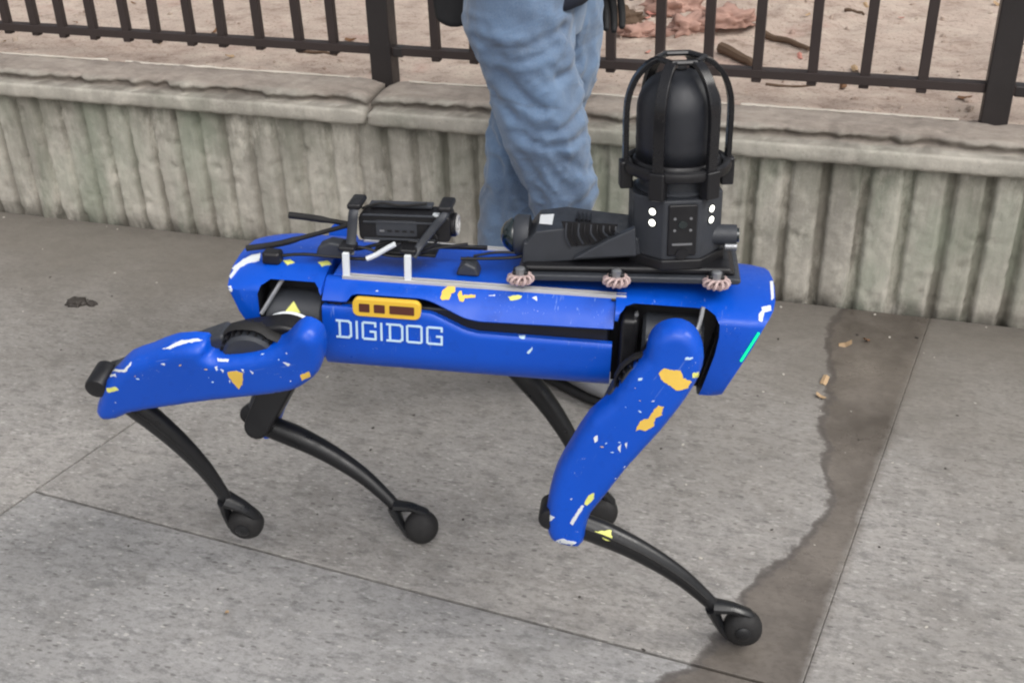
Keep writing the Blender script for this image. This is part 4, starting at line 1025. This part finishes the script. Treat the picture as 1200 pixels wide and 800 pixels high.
CR_ = [((572, 98), (612, 132), (650, 138), (684, 121)), ((604, 142), (640, 153), (688, 149)), ((646, 160), (670, 182), (693, 196)), ((612, 168), (632, 205), (639, 258)), ((638, 252), (664, 236), (690, 214)),
       ((556, 36), (600, 42), (636, 34), (656, 24)), ((575, 50), (612, 54), (650, 42)), ((660, 28), (672, 52), (678, 92)), ((650, 80), (666, 74), (674, 66)), ((590, 72), (615, 100), (632, 112)), ((636, 262), (660, 270), (690, 262)),
       ((585, 215), (590, 250), (586, 285)), ((600, 180), (606, 220), (612, 262)), ((572, 180), (590, 200), (606, 206))]
CRW = [[(q.x, q.z) for q in spline([Vector((W(a, b, YN).x, 0, W(a, b, YN).z)) for a, b in c], 6)] for c in CR_]
def crease(x, z):
    v = 0
    for c in CRW:
        d2 = min((x - a) ** 2 + (z - b) ** 2 for a, b in c)
        if d2 < .0012:
            d = math.sqrt(d2); v += -.0072 * math.exp(-(d / .0075) ** 2) + .0030 * math.exp(-((d - .019) / .009) ** 2)
    return v
jm = MB()
leg_loft(nearrows, YN, lambda z: .03 * max(0, z - .5) + .15 * max(0, .5 - z), jm, seed=1.3)
leg_loft(farrows, YF, lambda z: -.06 * max(0, z - .5), jm, seed=6.1)
hipz0 = W(600, 10, YN).z
inv = TR(-.09, -2.30, 0)
hc = (W(625, 0, 2.30))
mbh = MB(); V = []; F = []; seg = 48
lv = [(hc.z - .06, .098, .105, -.004), (hc.z - .02, .106, .125, -.002), (hc.z + .03, .108, .135, 0), (hc.z + .08, .104, .135, .005), (hc.z + .13, .098, .128, .01), (hc.z + .17, .095, .12, .012)]
for i, (z, rx, ry, ox) in enumerate(lv):
    for k in range(seg): a = 2 * math.pi * k / seg; V.append((hc.x + .0 + ox + rx * math.cos(a), 2.30 + ry * math.sin(a), z + .003 * fbm(k * .5, z * 9)))
for i in range(len(lv) - 1):
    for k in range(seg): F.append((i * seg + k, i * seg + (k + 1) % seg, (i + 1) * seg + (k + 1) % seg, (i + 1) * seg + k))
F += [tuple(reversed(range(seg))), tuple(range((len(lv) - 1) * seg, len(lv) * seg))]
jm.add(V, F)
jm.V = [inv @ v for v in jm.V]
jeans = jm.build('jeans', M_denimL, person, ang=None)
rm = jeans.modifiers.new('fuse', 'REMESH'); rm.mode = 'VOXEL'; rm.voxel_size = .0045; rm.use_smooth_shade = True
cs = jeans.modifiers.new('soft', 'SMOOTH'); cs.factor = .5; cs.iterations = 1
# back pocket seam
def skin_mesh(name, joints, edges, mat, parent, sub=2):
    me = bpy.data.meshes.new(name); me.from_pydata([j[0] for j in joints], edges, [])
    me.materials.append(mat); o = bpy.data.objects.new(name, me); link(o, parent)
    md = o.modifiers.new('skin', 'SKIN'); md.use_smooth_shade = True
    for i, (p, r) in enumerate(joints):
        rr = r if isinstance(r, tuple) else (r, r); me.skin_vertices[0].data[i].radius = rr; me.skin_vertices[0].data[i].use_root = (i == 0)
    s = o.modifiers.new('sub', 'SUBSURF'); s.levels = sub; s.render_levels = sub; return o
hx, hy, hz = hc.x - .09, 0.0, hc.z            # hips in the person's own frame (person origin at .09, 2.30)
wr = W(713, -48, 2.50) - Vector((.09, 2.30, 0))
# body: one continuous figure, mostly covered by the clothes
B = [((hx, 0, hz + .03), (.085, .115)), ((hx + .005, 0, hz + .15), (.080, .105)), ((hx + .012, 0, hz + .30), (.09, .125)), ((hx + .02, 0, hz + .42), (.075, .105)), ((hx + .028, 0, hz + .52), .05), ((hx + .035, 0, hz + .57), .045), ((hx + .055, 0, hz + .66), (.078, .068)), ((hx + .05, 0, hz + .74), (.07, .06)),
     ((hx + .02, -.15, hz + .42), .045), ((hx + .02, .15, hz + .42), .045), ((hx - .03, -.22, hz + .20), .042), ((hx + .06, .24, hz + .24), .042), ((hx + .13, -.20, hz + .27), .03), ((wr.x, wr.y, wr.z + .02), .026),
     ((W(612, 60, YN).x - .09, YN - 2.29, hz - .08), .055), ((W(645, 60, YF).x - .09, YF - 2.31, hz - .08), .05), ((W(650, 170, YN).x - .09, YN - 2.29, .47), .042), ((W(622, 170, YF).x - .09, YF - 2.30, .47), .045), ((W(659, 385, YN).x - .09, YN - 2.30 + .065, .10), .026), ((W(586, 362, YF).x - .09, YF - 2.30, .09), .03)]
E_ = [(0, 1), (1, 2), (2, 3), (3, 4), (4, 5), (5, 6), (6, 7), (3, 8), (3, 9), (8, 10), (9, 11), (10, 12), (11, 13), (0, 14), (0, 15), (14, 16), (15, 17), (16, 18), (17, 19)]
body = skin_mesh('body', B, E_, M_skin, person)
hd = Vector((hx + .055, 0, hz + .70))
J = [((hx + .002, 0, hz + .03), (.122, .168)), ((hx + .003, 0, hz + .16), (.118, .155)), ((hx + .012, 0, hz + .30), (.115, .155)), ((hx + .02, 0, hz + .43), (.105, .15)), ((hx + .028, 0, hz + .525), .07),
     ((hx + .02, -.19, hz + .43), .072), ((hx + .02, .19, hz + .43), .072), ((hx - .03, -.235, hz + .20), .060), ((hx + .06, .24, hz + .24), .058), ((hx + .13, -.21, hz + .27), .046), ((wr.x, wr.y, wr.z + .01), .042)]
E2 = [(0, 1), (1, 2), (2, 3), (3, 4), (3, 5), (3, 6), (5, 7), (6, 8), (7, 9), (8, 10)]
jk = skin_mesh('jacket', J, E2, M_navy, person)
# jacket hem: a loose flared skirt of cloth over the hips, lower towards the front right
V = []; F = []; seg = 56
for i in range(9):
    t = i / 8
    for k in range(seg):
        a = 2 * math.pi * k / seg; ca, sa = math.cos(a), math.sin(a)
        low = -.028 * max(0, math.cos(a + 1.25)) + .022 * max(0, -math.cos(a + .9))
        z = hz + .155 - t * (.115) + low * t + .004 * fbm(a * 2, 1)
        f = 1 + .10 * t + .05 * t * fbm(ca * 2, sa * 2, t)
        V.append((hx + .004 + .108 * f * ca, .150 * f * sa, z))
for i in range(8):
    for k in range(seg): F.append((i * seg + k, i * seg + (k + 1) % seg, (i + 1) * seg + (k + 1) % seg, (i + 1) * seg + k))
hem = mesh('jacket_hem', V, F, M_navy, person, ang=None); sm = hem.modifiers.new('thick', 'SOLIDIFY'); sm.thickness = .006
def hand(root, d, side, nm='hand', mt=None):
    """relaxed hand hanging: palm plus four curled fingers and a thumb"""
    root = Vector(root); out = []
    P = [(root, .020), (root + Vector((.004, 0, -.04)), (.030, .016)), (root + Vector((.008, 0, -.075)), (.034, .014))]; E = [(0, 1), (1, 2)]
    for f, (ox, ln) in enumerate(((.026, .066), (.009, .075), (-.008, .070), (-.024, .055))):
        b0 = len(P); base = root + Vector((ox, 0, -.078))
        P += [(base, .0095), (base + Vector((.004, side * .006, -ln * .42)), .0088), (base + Vector((.004, side * .020, -ln * .74)), .0080), (base + Vector((.002, side * .034, -ln * .92)), .0070)]
        E += [(2, b0), (b0, b0 + 1), (b0 + 1, b0 + 2), (b0 + 2, b0 + 3)]
    b0 = len(P); P += [(root + Vector((.032, side * .006, -.035)), .012), (root + Vector((.046, side * .014, -.060)), .0105), (root + Vector((.050, side * .022, -.084)), .009)]
    E += [(1, b0), (b0, b0 + 1), (b0 + 1, b0 + 2)]
    return skin_mesh(nm, [(tuple(p), r) for p, r in P], E, mt or M_skin, person)
hand((wr.x, wr.y, wr.z), 0, -1, mt=M_bag)
# head with face and hair
bm = bmesh.new(); bmesh.ops.create_uvsphere(bm, u_segments=32, v_segments=22, radius=1)
for v in bm.verts:
    x, y, z = v.co
    k = 1 - .22 * max(0, -z) ** 1.5; v.co = Vector((x * .095 * (1 if x > 0 else 1.05), y * .076 * k, z * .118))
    if x > 0: v.co.x += .020 * math.exp(-((y / .16) ** 2) - ((z + .08) / .14) ** 2); v.co.x -= .006 * math.exp(-(((abs(y) - .42) / .16) ** 2) - ((z - .08) / .12) ** 2); v.co.x += .005 * math.exp(-((y / .3) ** 2) - ((z + .42) / .07) ** 2)
me = bpy.data.meshes.new('head'); bm.to_mesh(me); bm.free(); finish(me, True, None); me.materials.append(M_skin)
ho = bpy.data.objects.new('head', me); link(ho, person); ho.location = hd + Vector((0, 0, .02))
for sg in (-1, 1):
    MB().lathe([(0, -1), (.7, -.7), (1, 0), (.7, .7), (0, 1)], 14, TR(.083, sg * .031, .008) @ Matrix.Diagonal((.010, .014, .007, 1))).build('eye', M_white, ho)
    MB().lathe([(0, -1), (.7, -.7), (1, 0), (.7, .7), (0, 1)], 12, TR(-.005, sg * .076, -.005) @ Matrix.Diagonal((.018, .008, .030, 1))).build('ear', M_skin, ho)
MB().tube([(.094, -.022, -.052), (.099, 0, -.050), (.094, .022, -.052)], [.003, .005, .003], 8, up=(0, 0, 1)).build('mouth', M_clod, ho)
bm = bmesh.new(); bmesh.ops.create_uvsphere(bm, u_segments=28, v_segments=20, radius=1)
for v in bm.verts: v.co = Vector((v.co.x * .104 - .012, v.co.y * .085, v.co.z * .125 + .012)) * (1 + .03 * fbm(v.co.x * 5, v.co.y * 5, v.co.z * 5))
bmesh.ops.delete(bm, geom=[v for v in bm.verts if v.co.x > .045 and v.co.z < .07 or v.co.z < -.055], context='VERTS')
me = bpy.data.meshes.new('hair'); bm.to_mesh(me); bm.free(); finish(me, True, None); me.materials.append(M_hair)
o = bpy.data.objects.new('hair', me); link(o, ho); 
# shoes
for (ax, ay), rot in (((hit(662, 425, y=YN + .07).x, YN + .065), R(-42)), ((W(590, 368, YF).x, YF), R(-12))):
    SMt = TR(ax - .09, ay - 2.30, 0) @ Matrix.Rotation(rot, 4, 'Z')
    for nm, mt, prof in (('shoe', M_shoe, [(-.075, .028, .062, .02), (-.065, .034, .090, .02), (-.03, .037, .115, .02), (.01, .040, .095, .02), (.05, .045, .072, .02), (.10, .048, .060, .02), (.14, .044, .052, .02), (.17, .032, .042, .02), (.182, .014, .034, .02)]),
                         ('sole', M_rubber, [(-.082, .026, .024, .002), (-.070, .036, .026, .002), (-.02, .040, .026, .002), (.05, .048, .026, .002), (.10, .051, .026, .002), (.15, .045, .026, .003), (.18, .030, .026, .005), (.190, .014, .026, .008)])):
        V = []; F = []; n_ = len(prof)
        for x, w_, top, bot in prof:
            for k in range(16):
                a = 2 * math.pi * k / 16; c_, s_ = math.cos(a), math.sin(a); sq = .62 if nm == 'sole' else .85
                V.append((x, w_ * math.copysign(abs(c_) ** sq, c_), (top + bot) / 2 + (top - bot) / 2 * math.copysign(abs(s_) ** sq, s_)))
        for i in range(n_ - 1):
            for k in range(16): F.append((i * 16 + k, i * 16 + (k + 1) % 16, (i + 1) * 16 + (k + 1) % 16, (i + 1) * 16 + k))
        F += [tuple(reversed(range(16))), tuple(range((n_ - 1) * 16, n_ * 16))]
        ob = mesh(nm, V, F, mt, person if nm == 'shoe' else shoe, ang=50, M=SMt if nm == 'shoe' else None)
        if nm == 'shoe': shoe = ob
# black bag at the hip, left in view, worn on a strap
bp = W(520, -8, 2.36); bag = MB()
V = []
bag.prism(smooth_poly([(-.055, -.052), (-.02, -.066), (.025, -.060), (.05, -.03), (.055, .03), (.04, .10), (-.045, .10), (-.062, .02)], 3), -.07, .07)
bo = bag.build('shoulder_bag', M_bag, None, bevel=.02, seg=4); bo.location = (bp.x + .030, 2.35, bp.z + .012); bo.scale = (.82, .82, 1); tag(bo, 'black bag hanging at the back of the walking person', 'bag')
MB().tube(spline([(.0, 0, .09), (.03, -.13, .30), (.07, -.12, .46), (.10, -.02, .53), (.10, .10, .48), (.07, .16, .30), (.01, .06, .09)], 6), .006, 8, flat=3).build('strap', M_bag, bo)
